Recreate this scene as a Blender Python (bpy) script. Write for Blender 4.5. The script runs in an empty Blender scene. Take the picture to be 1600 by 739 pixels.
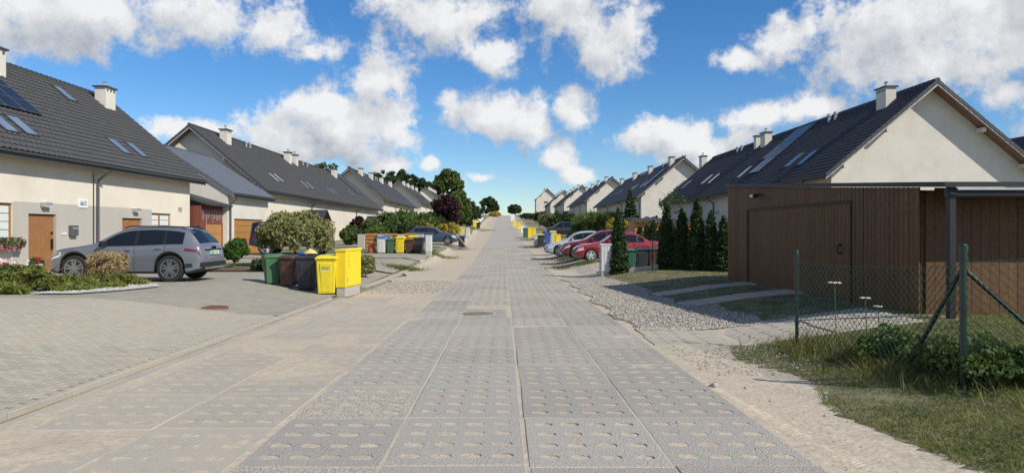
import bpy, math, random
import numpy as np
from mathutils import Vector, Matrix
random.seed(7); RNG = np.random.default_rng(7)
scene = bpy.context.scene
COL = scene.collection
R = math.radians
# ------------------------------------------------------------------ camera, world, sun, exposure
CAMZ = 1.6
cam = bpy.data.cameras.new('camera'); camo = bpy.data.objects.new('camera', cam); COL.objects.link(camo)
camo.location = (0, 0, CAMZ); camo.rotation_euler = (R(90), 0, 0)
cam.sensor_width = 36; cam.lens = 1110/1600*36
cam.shift_x = 13/1600; cam.shift_y = -9.5/1600
cam.clip_start = .05; cam.clip_end = 5000
scene.camera = camo
SUN_EL, SUN_AZ = 38.0, 56.0        # azimuth measured from straight behind the camera towards the right
sd = Vector((math.cos(R(SUN_EL))*math.sin(R(SUN_AZ)), -math.cos(R(SUN_EL))*math.cos(R(SUN_AZ)), math.sin(R(SUN_EL))))
sl = bpy.data.lights.new('sun', 'SUN'); sl.energy = 5.0; sl.angle = R(.53); sl.color = (1, .94, .83)
so = bpy.data.objects.new('sun', sl); COL.objects.link(so)
so.rotation_euler = sd.to_track_quat('Z', 'Y').to_euler(); so.location = (20, -20, 40)
scene.view_settings.view_transform = 'Standard'; scene.view_settings.look = 'None'
scene.view_settings.exposure = 0.0; scene.view_settings.gamma = 1
scene.render.engine = 'CYCLES'
try: scene.cycles.max_bounces = 6
except Exception: pass

def ang(px, py):
    return math.atan((px-787)/1110), math.atan((360-py)/math.hypot(1110, px-787))
CLOUDS = [  # px, py, rx, ry
 (520,195,120,52),(590,140,62,42),(430,195,72,42),(610,200,52,38),(500,170,70,45),(450,215,70,25),
 (770,185,78,40),(715,178,40,34),(850,188,42,36),(922,168,36,34),(890,232,34,34),(908,262,30,20),
 (690,30,120,62),(860,20,120,70),(935,70,62,48),(770,90,60,32),
 (90,15,190,42),(300,20,150,40),(420,48,84,34),(30,45,90,34),(500,85,60,22),
 (1065,200,90,32),(1000,205,50,24),(1190,178,70,24),(1265,178,70,20),(1120,215,90,22),
 (1400,55,150,64),(1540,60,140,80),(1480,110,140,45),(1565,145,60,22),(1240,65,60,26),(1150,85,44,16),
 (785,278,36,14),(740,290,30,12),(672,262,24,12),(590,262,40,14),(265,195,70,22),(345,195,60,18),(1090,242,24,12),(1640,40,120,90),(-60,30,120,50)]
w = bpy.data.worlds.new('World'); scene.world = w; w.use_nodes = True
nt = w.node_tree; N = nt.nodes; LK = nt.links; N.clear()
def wn(t, **k):
    n = N.new(t)
    for a, b in k.items(): setattr(n, a, b)
    return n
def wm(op, a, b=None, c=None, clamp=False):
    n = wn('ShaderNodeMath', operation=op, use_clamp=clamp)
    for i, v in enumerate((a, b, c)):
        if v is None: continue
        if isinstance(v, (int, float)): n.inputs[i].default_value = v
        else: LK.new(v, n.inputs[i])
    return n.outputs[0]
sky = wn('ShaderNodeTexSky', sky_type='NISHITA'); sky.sun_disc = False
sky.sun_elevation = R(SUN_EL); sky.sun_rotation = math.atan2(sd.x, sd.y)
sky.air_density = 1.0; sky.dust_density = .0; sky.ozone_density = 2.2; sky.altitude = 50
tc = wn('ShaderNodeTexCoord'); sep = wn('ShaderNodeSeparateXYZ'); LK.new(tc.outputs['Generated'], sep.inputs[0])
az = wm('ARCTAN2', sep.outputs[0], sep.outputs[1]); el = wm('ARCSINE', sep.outputs[2])
nA = wn('ShaderNodeTexNoise'); nA.inputs['Scale'].default_value = 7; nA.inputs['Detail'].default_value = 9; nA.inputs['Roughness'].default_value = .62
LK.new(tc.outputs['Generated'], nA.inputs['Vector'])
off = wn('ShaderNodeVectorMath', operation='ADD'); LK.new(tc.outputs['Generated'], off.inputs[0]); off.inputs[1].default_value = (.012, 0, .02)
nB = wn('ShaderNodeTexNoise'); nB.inputs['Scale'].default_value = 7; nB.inputs['Detail'].default_value = 9; nB.inputs['Roughness'].default_value = .62
LK.new(off.outputs[0], nB.inputs['Vector'])
nW = wn('ShaderNodeTexNoise'); nW.inputs['Scale'].default_value = 5; nW.inputs['Detail'].default_value = 4
LK.new(tc.outputs['Generated'], nW.inputs['Vector'])
sw = wn('ShaderNodeSeparateColor'); LK.new(nW.outputs['Color'], sw.inputs[0])
azw = wm('ADD', az, wm('MULTIPLY', wm('SUBTRACT', sw.outputs[0], .5), .16))
elw = wm('ADD', el, wm('MULTIPLY', wm('SUBTRACT', sw.outputs[1], .5), .09))
def field(a, e):
    cv = wn('ShaderNodeCombineXYZ'); LK.new(a, cv.inputs[0]); LK.new(e, cv.inputs[1])
    cur = None
    for (px, py, rx, ry) in CLOUDS:
        a0, e0 = ang(px, py); ra, re = rx/1110*1.12, ry/1110*1.15
        mp = wn('ShaderNodeMapping'); LK.new(cv.outputs[0], mp.inputs[0])
        mp.inputs['Scale'].default_value = (1/ra, 1/re, 0); mp.inputs['Location'].default_value = (-a0/ra, -e0/re, 0)
        ln = wn('ShaderNodeVectorMath', operation='LENGTH'); LK.new(mp.outputs[0], ln.inputs[0])
        cur = ln.outputs['Value'] if cur is None else wm('SMOOTH_MIN', cur, ln.outputs['Value'], .35)
    return wm('SUBTRACT', 1.0, cur)
f1 = field(azw, elw)
f2 = field(wm('ADD', azw, .022), wm('ADD', elw, .032))
# the same broken cumulus goes on all round, outside the view
nG = wn('ShaderNodeTexNoise'); nG.inputs['Scale'].default_value = 2.6; nG.inputs['Detail'].default_value = 3
LK.new(tc.outputs['Generated'], nG.inputs['Vector'])
gen = wm('MULTIPLY', wm('SUBTRACT', nG.outputs['Fac'], .53), 6.0)
away = wn('ShaderNodeMapRange'); LK.new(wm('MAXIMUM', wm('ABSOLUTE', az), wm('MULTIPLY', el, 1.7)), away.inputs[0])
away.inputs[1].default_value = .62; away.inputs[2].default_value = .85
f1 = wm('MAXIMUM', f1, wm('SUBTRACT', gen, wm('MULTIPLY', wm('SUBTRACT', 1.0, away.outputs[0]), 4.0)))
nC = wn('ShaderNodeTexNoise'); nC.inputs['Scale'].default_value = 26; nC.inputs['Detail'].default_value = 8; nC.inputs['Roughness'].default_value = .7; LK.new(tc.outputs['Generated'], nC.inputs['Vector'])
fb = wm('ADD', wm('SUBTRACT', nA.outputs['Fac'], .5), wm('MULTIPLY', wm('SUBTRACT', nC.outputs['Fac'], .5), .8))
dens = wm('ADD', f1, wm('MULTIPLY', fb, 2.7))
mask = wn('ShaderNodeMapRange', interpolation_type='SMOOTHSTEP'); LK.new(dens, mask.inputs[0])
mask.inputs[1].default_value = -.04; mask.inputs[2].default_value = .64; mask.inputs[4].default_value = .97
# shade: sides turned from the sun and the thick undersides are greyer
grad = wm('SUBTRACT', nA.outputs['Fac'], nB.outputs['Fac'])
edge = wm('SUBTRACT', f1, f2)
lit = wm('ADD', wm('ADD', .60, wm('MULTIPLY', grad, 3.0)), wm('MULTIPLY', edge, .55), None, True)
cr = wn('ShaderNodeMix', data_type='RGBA'); LK.new(lit, cr.inputs['Factor'])
cr.inputs['A'].default_value = (.40, .44, .51, 1); cr.inputs['B'].default_value = (.97, .97, .97, 1)
hs = wn('ShaderNodeHueSaturation'); hs.inputs['Saturation'].default_value = 1.2
tint = wn('ShaderNodeMix', data_type='RGBA', blend_type='MULTIPLY'); tint.inputs['Factor'].default_value = 1; tint.inputs['B'].default_value = (.83, .95, 1.13, 1); LK.new(sky.outputs[0], tint.inputs['A']); LK.new(tint.outputs['Result'], hs.inputs['Color'])
b1 = wn('ShaderNodeBackground'); b1.inputs['Strength'].default_value = .11; LK.new(hs.outputs[0], b1.inputs[0])
b2 = wn('ShaderNodeBackground'); b2.inputs['Strength'].default_value = .93; LK.new(cr.outputs['Result'], b2.inputs[0])
up = wn('ShaderNodeMapRange'); LK.new(el, up.inputs[0]); up.inputs[1].default_value = .0; up.inputs[2].default_value = .03
mx = wn('ShaderNodeMixShader'); LK.new(wm('MULTIPLY', mask.outputs[0], up.outputs[0]), mx.inputs[0]); LK.new(b1.outputs[0], mx.inputs[1]); LK.new(b2.outputs[0], mx.inputs[2])
wo = wn('ShaderNodeOutputWorld'); LK.new(mx.outputs[0], wo.inputs[0])

# ------------------------------------------------------------------ materials
MATS = {}
def mat(name, col, rough=.8, var=.12, scale=6.0, bump=0.0, bscale=40.0, metal=0.0, spec=.5, col2=None, trans=0.0, rnd=0.0, coat=0.0, detail=5, dust=None):
    """Principled with noise between two tones, optional fine bump, per-object variation and a dust layer with its own shape."""
    m = bpy.data.materials.new(name); m.use_nodes = True; MATS[name] = m
    t = m.node_tree; n = t.nodes; l = t.links; p = n['Principled BSDF']
    p.inputs['Roughness'].default_value = rough; p.inputs['Metallic'].default_value = metal
    p.inputs['Specular IOR Level'].default_value = spec; p.inputs['Coat Weight'].default_value = coat
    p.inputs['Coat Roughness'].default_value = .05
    g = n.new('ShaderNodeNewGeometry')
    nz = n.new('ShaderNodeTexNoise'); nz.inputs['Scale'].default_value = scale; nz.inputs['Detail'].default_value = detail; nz.inputs['Roughness'].default_value = .62
    l.new(g.outputs['Position'], nz.inputs['Vector'])
    mr = n.new('ShaderNodeMapRange'); mr.inputs[1].default_value = .3; mr.inputs[2].default_value = .7; l.new(nz.outputs['Fac'], mr.inputs[0])
    mi = n.new('ShaderNodeMix'); mi.data_type = 'RGBA'; l.new(mr.outputs[0], mi.inputs['Factor'])
    c1 = [c*(1-var) for c in col]; c2 = list(col2) if col2 else [min(1, c*(1+var)) for c in col]
    mi.inputs['A'].default_value = (*c1, 1); mi.inputs['B'].default_value = (*c2, 1)
    out = mi.outputs['Result']
    if rnd:
        oi = n.new('ShaderNodeObjectInfo'); h = n.new('ShaderNodeHueSaturation')
        k = n.new('ShaderNodeMapRange'); k.inputs[3].default_value = 1-rnd; k.inputs[4].default_value = 1+rnd; l.new(oi.outputs['Random'], k.inputs[0])
        l.new(k.outputs[0], h.inputs['Value']); l.new(out, h.inputs['Color']); out = h.outputs[0]
    if dust:
        dcol, lo, hi, dsc = dust
        dn = n.new('ShaderNodeTexNoise'); dn.inputs['Scale'].default_value = dsc; dn.inputs['Detail'].default_value = 7; dn.inputs['Roughness'].default_value = .65
        l.new(g.outputs['Position'], dn.inputs['Vector'])
        dm = n.new('ShaderNodeMapRange'); dm.inputs[1].default_value = lo; dm.inputs[2].default_value = hi; l.new(dn.outputs['Fac'], dm.inputs[0])
        d2 = n.new('ShaderNodeMix'); d2.data_type = 'RGBA'; l.new(dm.outputs[0], d2.inputs['Factor']); l.new(out, d2.inputs['A']); d2.inputs['B'].default_value = (*dcol, 1)
        out = d2.outputs['Result']
    l.new(out, p.inputs['Base Color'])
    if bump:
        bn = n.new('ShaderNodeTexNoise'); bn.inputs['Scale'].default_value = bscale; bn.inputs['Detail'].default_value = 6; l.new(g.outputs['Position'], bn.inputs['Vector'])
        b = n.new('ShaderNodeBump'); b.inputs['Strength'].default_value = bump; b.inputs['Distance'].default_value = .02
        l.new(bn.outputs['Fac'], b.inputs['Height']); l.new(b.outputs[0], p.inputs['Normal'])
    if trans:
        tr = n.new('ShaderNodeBsdfTranslucent'); l.new(out, tr.inputs[0]); ms = n.new('ShaderNodeMixShader'); ms.inputs[0].default_value = trans
        l.new(p.outputs[0], ms.inputs[1]); l.new(tr.outputs[0], ms.inputs[2]); l.new(ms.outputs[0], n['Material Output'].inputs[0])
    return m
SAND = (.47, .40, .30)
mat('sand', SAND, .95, .2, 14, .6, 22, detail=9, dust=((.36, .31, .235), .5, .75, 1.7))
mat('ground', (.17, .17, .075), .95, .3, 1.5, .6, 25, col2=(.30, .25, .15))
mat('lawn', (.085, .125, .03), .95, .3, 2.0, .6, 40, col2=(.17, .17, .06))
mat('dirt_grass', (.085, .10, .035), .95, .35, 2.2, .9, 30, col2=(.30, .25, .16), detail=9)
mat('slab', (.36, .333, .29), .9, .30, 70, .7, 60, rnd=.10, dust=((.42, .375, .30), .52, .80, 1.3))
mat('slab_rough', (.40, .36, .30), .92, .55, 48, 1.0, 60, rnd=.08, dust=(SAND, .55, .78, 1.3))
mat('slab_dusty', (.40, .365, .30), .93, .25, 80, .45, 140, rnd=.06, dust=((.46, .40, .31), .44, .72, 1.4))
mat('kerb', (.39, .36, .30), .9, .2, 60, .4, 120, rnd=.05, dust=(SAND, .42, .7, 1.8))
mat('block', (.35, .32, .255), .9, .10, 5, .3, 120, rnd=.10, dust=((.40, .35, .26), .5, .75, .9))
mat('joint', (.20, .17, .12), .95, .2, 12)
mat('gravel', (.36, .32, .265), .9, .4, 30, rnd=.1, col2=(.60, .55, .48))
mat('gravel_base', (.25, .22, .175), .95, .4, 40, 1.0, 40)
mat('white_gravel', (.46, .45, .42), .9, .4, 70)
mat('cream', (.66, .61, .505), .9, .05, 1.3, .3, 90, dust=((.55, .49, .39), .52, .85, .55))
mat('white_plaster', (.62, .585, .52), .9, .06, 1.1, .3, 90, dust=((.50, .46, .40), .52, .85, .5))
mat('grey_plaster', (.42, .39, .35), .9, .04, 1.3, .25, 90)
mat('roof', (.058, .057, .056), .62, .15, 3.0, .15, 60, rnd=.05)
mat('roof_dark', (.040, .041, .046), .58, .15, 3.0, .15, 60)
mat('roof_blue', (.12, .135, .165), .5, .12, 3.0, .1, 60)
mat('trim_dark', (.05, .052, .058), .5, .1)
mat('trim_grey', (.36, .37, .40), .5, .08)
mat('soffit', (.20, .115, .075), .75, .2, 4)
mat('metal_pipe', (.11, .115, .125), .4, .08, metal=.3)
mat('galv', (.48, .49, .50), .45, .1, metal=.6)
mat('glass', (.012, .015, .018), .05, .05, spec=.45)
mat('skylight_glass', (.16, .21, .27), .08, .08, spec=1.0)
mat('blind', (.60, .63, .60), .7, .05)
mat('solar', (.008, .010, .018), .25, .1, spec=.35)
mat('solar_line', (.14, .15, .17), .5, .05, metal=.3)
mat('wood_door', (.27, .12, .045), .5, .25, 14, col2=(.36, .17, .06))
mat('wood_gold', (.40, .19, .05), .5, .18, 9)
mat('wood_shed', (.60, .27, .07), .6, .15, 8, rnd=.08)
mat('wood_garage', (.105, .045, .008), .6, .35, 12, .2, 60, rnd=.18)
mat('clapboard', (.16, .045, .03), .6, .15, 9, rnd=.12)
mat('black', (.012, .012, .013), .5, .1)
mat('rubber', (.018, .018, .019), .75, .1)
mat('underbody', (.008, .008, .008), .9, .1)
mat('rim', (.42, .43, .45), .3, .05, metal=.8)
mat('white_rim', (.62, .63, .64), .35, .05, metal=.3)
mat('plate', (.55, .72, .55), .5, .05)
mat('plate_text', (.03, .16, .06), .6, .02)
mat('white', (.75, .75, .73), .5, .05)
mat('cabinet', (.58, .58, .57), .55, .05, 5)
mat('concrete', (.42, .40, .36), .9, .12, 8, .3, 90)
mat('rust', (.17, .085, .05), .8, .3, 30, .4, 90)
mat('iron', (.16, .15, .135), .7, .3, 30, .4, 90, col2=(.34, .29, .21))
mat('headlight', (.75, .77, .8), .1, .05, spec=1.0)
mat('taillight', (.16, .008, .012), .15, .1, spec=.9)
mat('fence_green', (.005, .028, .021), .35, .15, 20, spec=.7)
mat('wire_green', (.008, .04, .026), .28, .2, 9, spec=1.0)
mat('bark', (.13, .10, .07), .95, .3, 12, .5, 40)
mat('text', (.06, .06, .07), .8, .02)
mat('blue_text', (.05, .09, .22), .8, .02)
mat('flower_pink', (.62, .12, .34), .7, .25, 30, trans=.2, col2=(.75, .42, .55))
mat('flower_red', (.55, .04, .05), .7, .2, 20, trans=.2)
mat('flower_white', (.75, .72, .6), .8, .1)
mat('mulch', (.12, .05, .035), .95, .3, 20, .6, 60)
mat('board', (.62, .45, .30), .7, .1)
for nm, c in dict(bin_green=(.035, .115, .045), bin_teal=(.04, .13, .085), bin_brown=(.075, .036, .024), bin_black=(.022, .024, .03), bin_yellow=(.72, .57, .02), bin_blue=(.03, .10, .36), bin_white=(.62, .61, .58), bin_pale=(.66, .55, .20)).items():
    mat(nm, c, .55, .10, 6, .1, 50, dust=(tuple(x*.8+.06 for x in c), .5, .8, 3))
mat('gas_yellow', (.82, .60, .02), .45, .05, 4)
for nm, c in dict(paint_grey=(.145, .158, .18), paint_blue=(.035, .06, .105), paint_red=(.27, .014, .018), paint_dred=(.17, .008, .014), paint_silver=(.42, .45, .49), paint_dark=(.022, .024, .028), paint_navy=(.01, .02, .055), paint_white=(.7, .7, .7)).items():
    mat(nm, c, .35, .02, 2, coat=.9, metal=.15)
def leafmat(nm, c, c2, tr=.3, sc=3.0):
    mat(nm, c, .6, .25, sc, col2=c2, trans=tr, spec=.3, rnd=.10)
leafmat('leaf', (.065, .11, .022), (.15, .205, .055)); leafmat('leaf_dark', (.03, .058, .018), (.075, .115, .035))
leafmat('leaf_willow', (.16, .18, .045), (.34, .34, .15), sc=8); leafmat('leaf_thuja', (.024, .052, .016), (.06, .105, .03), .15, 9)
leafmat('leaf_juniper', (.06, .10, .02), (.27, .28, .06), .25, 5); leafmat('leaf_plum', (.028, .012, .018), (.065, .025, .035))
leafmat('leaf_straw', (.36, .25, .11), (.55, .42, .22), .2, 9); leafmat('leaf_yellow', (.42, .33, .04), (.55, .45, .08)); leafmat('leaf_reed', (.09, .16, .03), (.20, .27, .08))
leafmat('grass', (.085, .135, .022), (.23, .24, .06), .3, 1.6); leafmat('dry_grass', (.17, .15, .06), (.30, .25, .12), .2, 4)
leafmat('leaf_box', (.04, .10, .015), (.085, .17, .03), .25, 9)

# ------------------------------------------------------------------ terrain
PY = np.array([-80, 0, 10, 20, 30, 40, 50, 61, 78, 88, 100, 120, 160, 220, 300, 330, 350, 420, 900.])
PZ = np.array([1.2, 0, -.15, -.28, -.36, -.36, -.22, 0, .3, .6, 1.0, 1.75, 3.4, 5.5, 7.85, 8.4, 8.45, 7.5, 3.])
def pchip(xs, ys, x):
    xs = np.asarray(xs, float); ys = np.asarray(ys, float); h = np.diff(xs); d = np.diff(ys)/h
    m = np.zeros_like(xs); m[0] = d[0]; m[-1] = d[-1]
    for i in range(1, len(xs)-1):
        m[i] = 0 if d[i-1]*d[i] <= 0 else 2*d[i-1]*d[i]/(d[i-1]+d[i])
    x = np.clip(x, xs[0], xs[-1]); i = np.clip(np.searchsorted(xs, x)-1, 0, len(xs)-2)
    t = (x-xs[i])/h[i]; t2 = t*t; t3 = t2*t
    return (2*t3-3*t2+1)*ys[i]+(t3-2*t2+t)*h[i]*m[i]+(-2*t3+3*t2)*ys[i+1]+(t3-t2)*h[i]*m[i+1]
_ty = np.linspace(-80, 900, 4901); _tz = pchip(PY, PZ, _ty)
def prof(y): return np.interp(y, _ty, _tz)
def sstep(t): t = np.clip(t, 0, 1); return t*t*(3-2*t)
def G(x, y):
    x = np.asarray(x, float); y = np.asarray(y, float)
    k = np.clip((y-22)/22, 0, 1)
    l0 = 4.6-.9*k; l1 = 9-4*k
    q = np.clip((y-25)/11, 0, 1)
    return prof(y)+.37*sstep((-x-l0)/(l1-l0))+.38*sstep((x-(3.0-.3*q))/(4.0-1.9*q))
def g(x, y): return float(G(x, y))
def atg(px, py, dz=0.0):
    """ground point seen at a photo pixel"""
    a = (px-787)/1110; b = (360-py)/1110; ds = np.linspace(2, 420, 8361)
    e = CAMZ+b*ds-G(a*ds, ds)-dz; i = int(np.argmax(e < 0)) or len(ds)-1
    d = float(ds[i]); return a*d, d
def X(px, d): return (px-787)/1110*d
def Z(py, d): return CAMZ+(360-py)/1110*d

# ------------------------------------------------------------------ mesh helpers
def to_mesh(o):
    dg = bpy.context.evaluated_depsgraph_get(); me = bpy.data.meshes.new_from_object(o.evaluated_get(dg)); n = o.name.split('.')[0]
    q = bpy.data.objects.new(n, me); COL.objects.link(q); q.parent = o.parent; q.location = o.location; q.rotation_euler = o.rotation_euler; bpy.data.objects.remove(o); return q
class MB:
    def __init__(s): s.v = []; s.f = []; s.m = []
    def face(s, pts, mi=0):
        b = len(s.v); s.v += [tuple(p) for p in pts]; s.f.append(tuple(range(b, b+len(pts)))); s.m.append(mi); return s
    def box(s, x0, x1, y0, y1, z0, z1, mi=0):
        return s.hexa([(x0,y0,z0),(x1,y0,z0),(x1,y1,z0),(x0,y1,z0),(x0,y0,z1),(x1,y0,z1),(x1,y1,z1),(x0,y1,z1)], mi)
    def hexa(s, p, mi=0):
        b = len(s.v); s.v += [tuple(q) for q in p]
        for q in ((3,2,1,0),(4,5,6,7),(0,1,5,4),(1,2,6,5),(2,3,7,6),(3,0,4,7)): s.f.append(tuple(b+i for i in q)); s.m.append(mi)
        return s
    def bar(s, a, b, wx, wz, mi=0, upv=(0,0,1)):
        a = Vector(a); b = Vector(b); d = (b-a).normalized(); u = Vector(upv)
        if abs(d.dot(u)) > .95: u = Vector((0,1,0))
        x = d.cross(u).normalized()*wx/2; z = x.cross(d).normalized()*wz/2
        return s.hexa([a-x-z, a+x-z, b+x-z, b-x-z, a-x+z, a+x+z, b+x+z, b-x+z], mi)
    def tube(s, pts, r, n=6, mi=0, cap=True):
        pts = [Vector(p) for p in pts]; rr = r if isinstance(r, (list, tuple)) else [r]*len(pts); rings = []
        for i, p in enumerate(pts):
            d = (pts[min(i+1, len(pts)-1)]-pts[max(i-1, 0)]).normalized()
            u = Vector((0,0,1)) if abs(d.z) < .9 else Vector((1,0,0))
            x = d.cross(u).normalized(); y = d.cross(x).normalized(); b = len(s.v)
            for k in range(n):
                a = 2*math.pi*k/n; s.v.append(tuple(p+(x*math.cos(a)+y*math.sin(a))*rr[i]))
            rings.append(b)
        for i in range(len(rings)-1):
            for k in range(n):
                s.f.append((rings[i]+k, rings[i]+(k+1)%n, rings[i+1]+(k+1)%n, rings[i+1]+k)); s.m.append(mi)
        if cap:
            s.f.append(tuple(rings[0]+k for k in range(n))); s.f.append(tuple(rings[-1]+k for k in reversed(range(n)))); s.m += [mi, mi]
        return s
    def lathe(s, prof_, n=20, c=(0,0,0), axis='z', mi=0):
        rings = []
        for (r, h) in prof_:
            b = len(s.v); rings.append(b)
            for k in range(n):
                a = 2*math.pi*k/n; q = (r*math.cos(a), r*math.sin(a), h)
                if axis == 'y': q = (q[0], q[2], q[1])
                if axis == 'x': q = (q[2], q[0], q[1])
                s.v.append((c[0]+q[0], c[1]+q[1], c[2]+q[2]))
        for i in range(len(rings)-1):
            for k in range(n): s.f.append((rings[i]+k, rings[i]+(k+1)%n, rings[i+1]+(k+1)%n, rings[i+1]+k)); s.m.append(mi)
        if prof_[0][0] > 1e-4: s.f.append(tuple(rings[0]+k for k in range(n))); s.m.append(mi)
        if prof_[-1][0] > 1e-4: s.f.append(tuple(rings[-1]+k for k in range(n))); s.m.append(mi)
        return s
    def mesh(s, name, mats, smooth=False):
        me = bpy.data.meshes.new(name); me.from_pydata(s.v, [], s.f)
        for m in (mats if isinstance(mats, (list, tuple)) else [mats]): me.materials.append(MATS[m])
        me.polygons.foreach_set('material_index', s.m)
        if smooth:
            me.polygons.foreach_set('use_smooth', [True]*len(me.polygons)); me.set_sharp_from_angle(angle=R(smooth if smooth > 1 else 35))
        me.update(); return me
    def build(s, name, mats, parent=None, smooth=False, bevel=0, **kw):
        return add(name, s.mesh(name, mats, smooth), parent, bevel, **kw)
def add(name, me, parent=None, bevel=0, loc=None, rot=None, label=None):
    o = bpy.data.objects.new(name, me); COL.objects.link(o)
    if parent is not None: o.parent = parent
    if loc is not None: o.location = loc
    if rot is not None: o.rotation_euler = rot
    if label: o['label'] = label
    if bevel:
        b = o.modifiers.new('bevel', 'BEVEL'); b.width = bevel; b.segments = 2; b.limit_method = 'ANGLE'; b.angle_limit = R(40)
    return o
def tag(o, label, cat, group=None, kind=None):
    o['label'] = label; o['category'] = cat
    if group: o['group'] = group
    if kind: o['kind'] = kind
    return o
def thing(name, label, cat, loc=(0,0,0), rz=0, group=None):
    o = bpy.data.objects.new(name, None); COL.objects.link(o); o.empty_display_size = .2
    o.location = loc; o.rotation_euler = (0, 0, rz); return tag(o, label, cat, group)
def struct(o, kind='structure'): o['kind'] = kind; return o
def copy_tree(o, parent=None, **kw):
    c = o.copy(); COL.objects.link(c); c.parent = parent
    for ch in o.children: copy_tree(ch, c)
    return c
def fast(name, verts, k, mats, matidx=None, parent=None, smooth=False):
    """numpy mesh of loose k-gons"""
    verts = np.asarray(verts, np.float32).reshape(-1, 3); nv = len(verts); nf = nv//k
    me = bpy.data.meshes.new(name); me.vertices.add(nv); me.vertices.foreach_set('co', verts.ravel())
    me.loops.add(nv); me.loops.foreach_set('vertex_index', np.arange(nv, dtype=np.int32))
    me.polygons.add(nf); me.polygons.foreach_set('loop_start', np.arange(0, nv, k, dtype=np.int32))
    for m in (mats if isinstance(mats, (list, tuple)) else [mats]): me.materials.append(MATS[m])
    if matidx is not None: me.polygons.foreach_set('material_index', np.asarray(matidx, np.int32))
    me.update(calc_edges=True); me.validate()
    return add(name, me, parent)
def strip(name, ys, xl, xr, dz, m, nx=8, parent=None, kind='structure', jit=0.0):
    ys = np.asarray(ys, float); b = MB(); fl = (lambda y: xl) if not callable(xl) else xl; fr = (lambda y: xr) if not callable(xr) else xr
    for y in ys:
        a, c = fl(y), fr(y)
        for i in range(nx+1):
            x = a+(c-a)*i/nx; b.v.append((x, y, g(x, y)+dz+(random.uniform(-jit, jit) if 0 < i < nx else 0)))
    for j in range(len(ys)-1):
        for i in range(nx):
            q = j*(nx+1)+i; b.f.append((q, q+1, q+nx+2, q+nx+1)); b.m.append(0)
    o = b.build(name, m, parent, smooth=60)
    if kind and parent is None: o['kind'] = kind
    return o
def wob(seed, amp, f=1.0):
    r = random.Random(seed); ps = [(r.uniform(.4, 3.2)*f, r.uniform(0, 6.3), r.uniform(.4, 1)) for _ in range(6)]
    return lambda y: amp*sum(k*math.sin(a*y+p) for a, p, k in ps)/2.2

# ------------------------------------------------------------------ ground and surfaces
xs = np.concatenate([[-900,-500,-300,-200,-140,-100,-70,-50,-40], np.arange(-32,-12,2), np.arange(-12,12.1,.5), np.arange(14,33,2), [40,50,70,100,140,200,300,500,900]])
ys = np.concatenate([[-80,-40,-20,-10,-5], np.arange(0,40,.8), np.arange(40,120,2), np.arange(120,380,5), [380,400,420,500,600,900]])
gx, gy = np.meshgrid(xs, ys); gz = G(gx, gy)-.03
b = MB(); b.v = [tuple(p) for p in np.stack([gx, gy, gz], -1).reshape(-1, 3).tolist()]
nxg = len(xs)
for j in range(len(ys)-1):
    for i in range(nxg-1):
        q = j*nxg+i; b.f.append((q, q+1, q+nxg+1, q+nxg)); b.m.append(0)
struct(b.build('ground', 'ground', smooth=60))
wl, wr_ = wob(1, .22), wob(2, .25)
yy = np.concatenate([np.arange(-3, 45, .5), np.arange(45, 345, 3)])
sand = strip('sand_verge', yy, lambda y: -4.25-.25*sstep((y-26)/8)+(wl(y*.6) if y > 26 else 0), lambda y: 4.3+wr_(y*.8), .0255, 'sand', 20, jit=.002)
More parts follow.
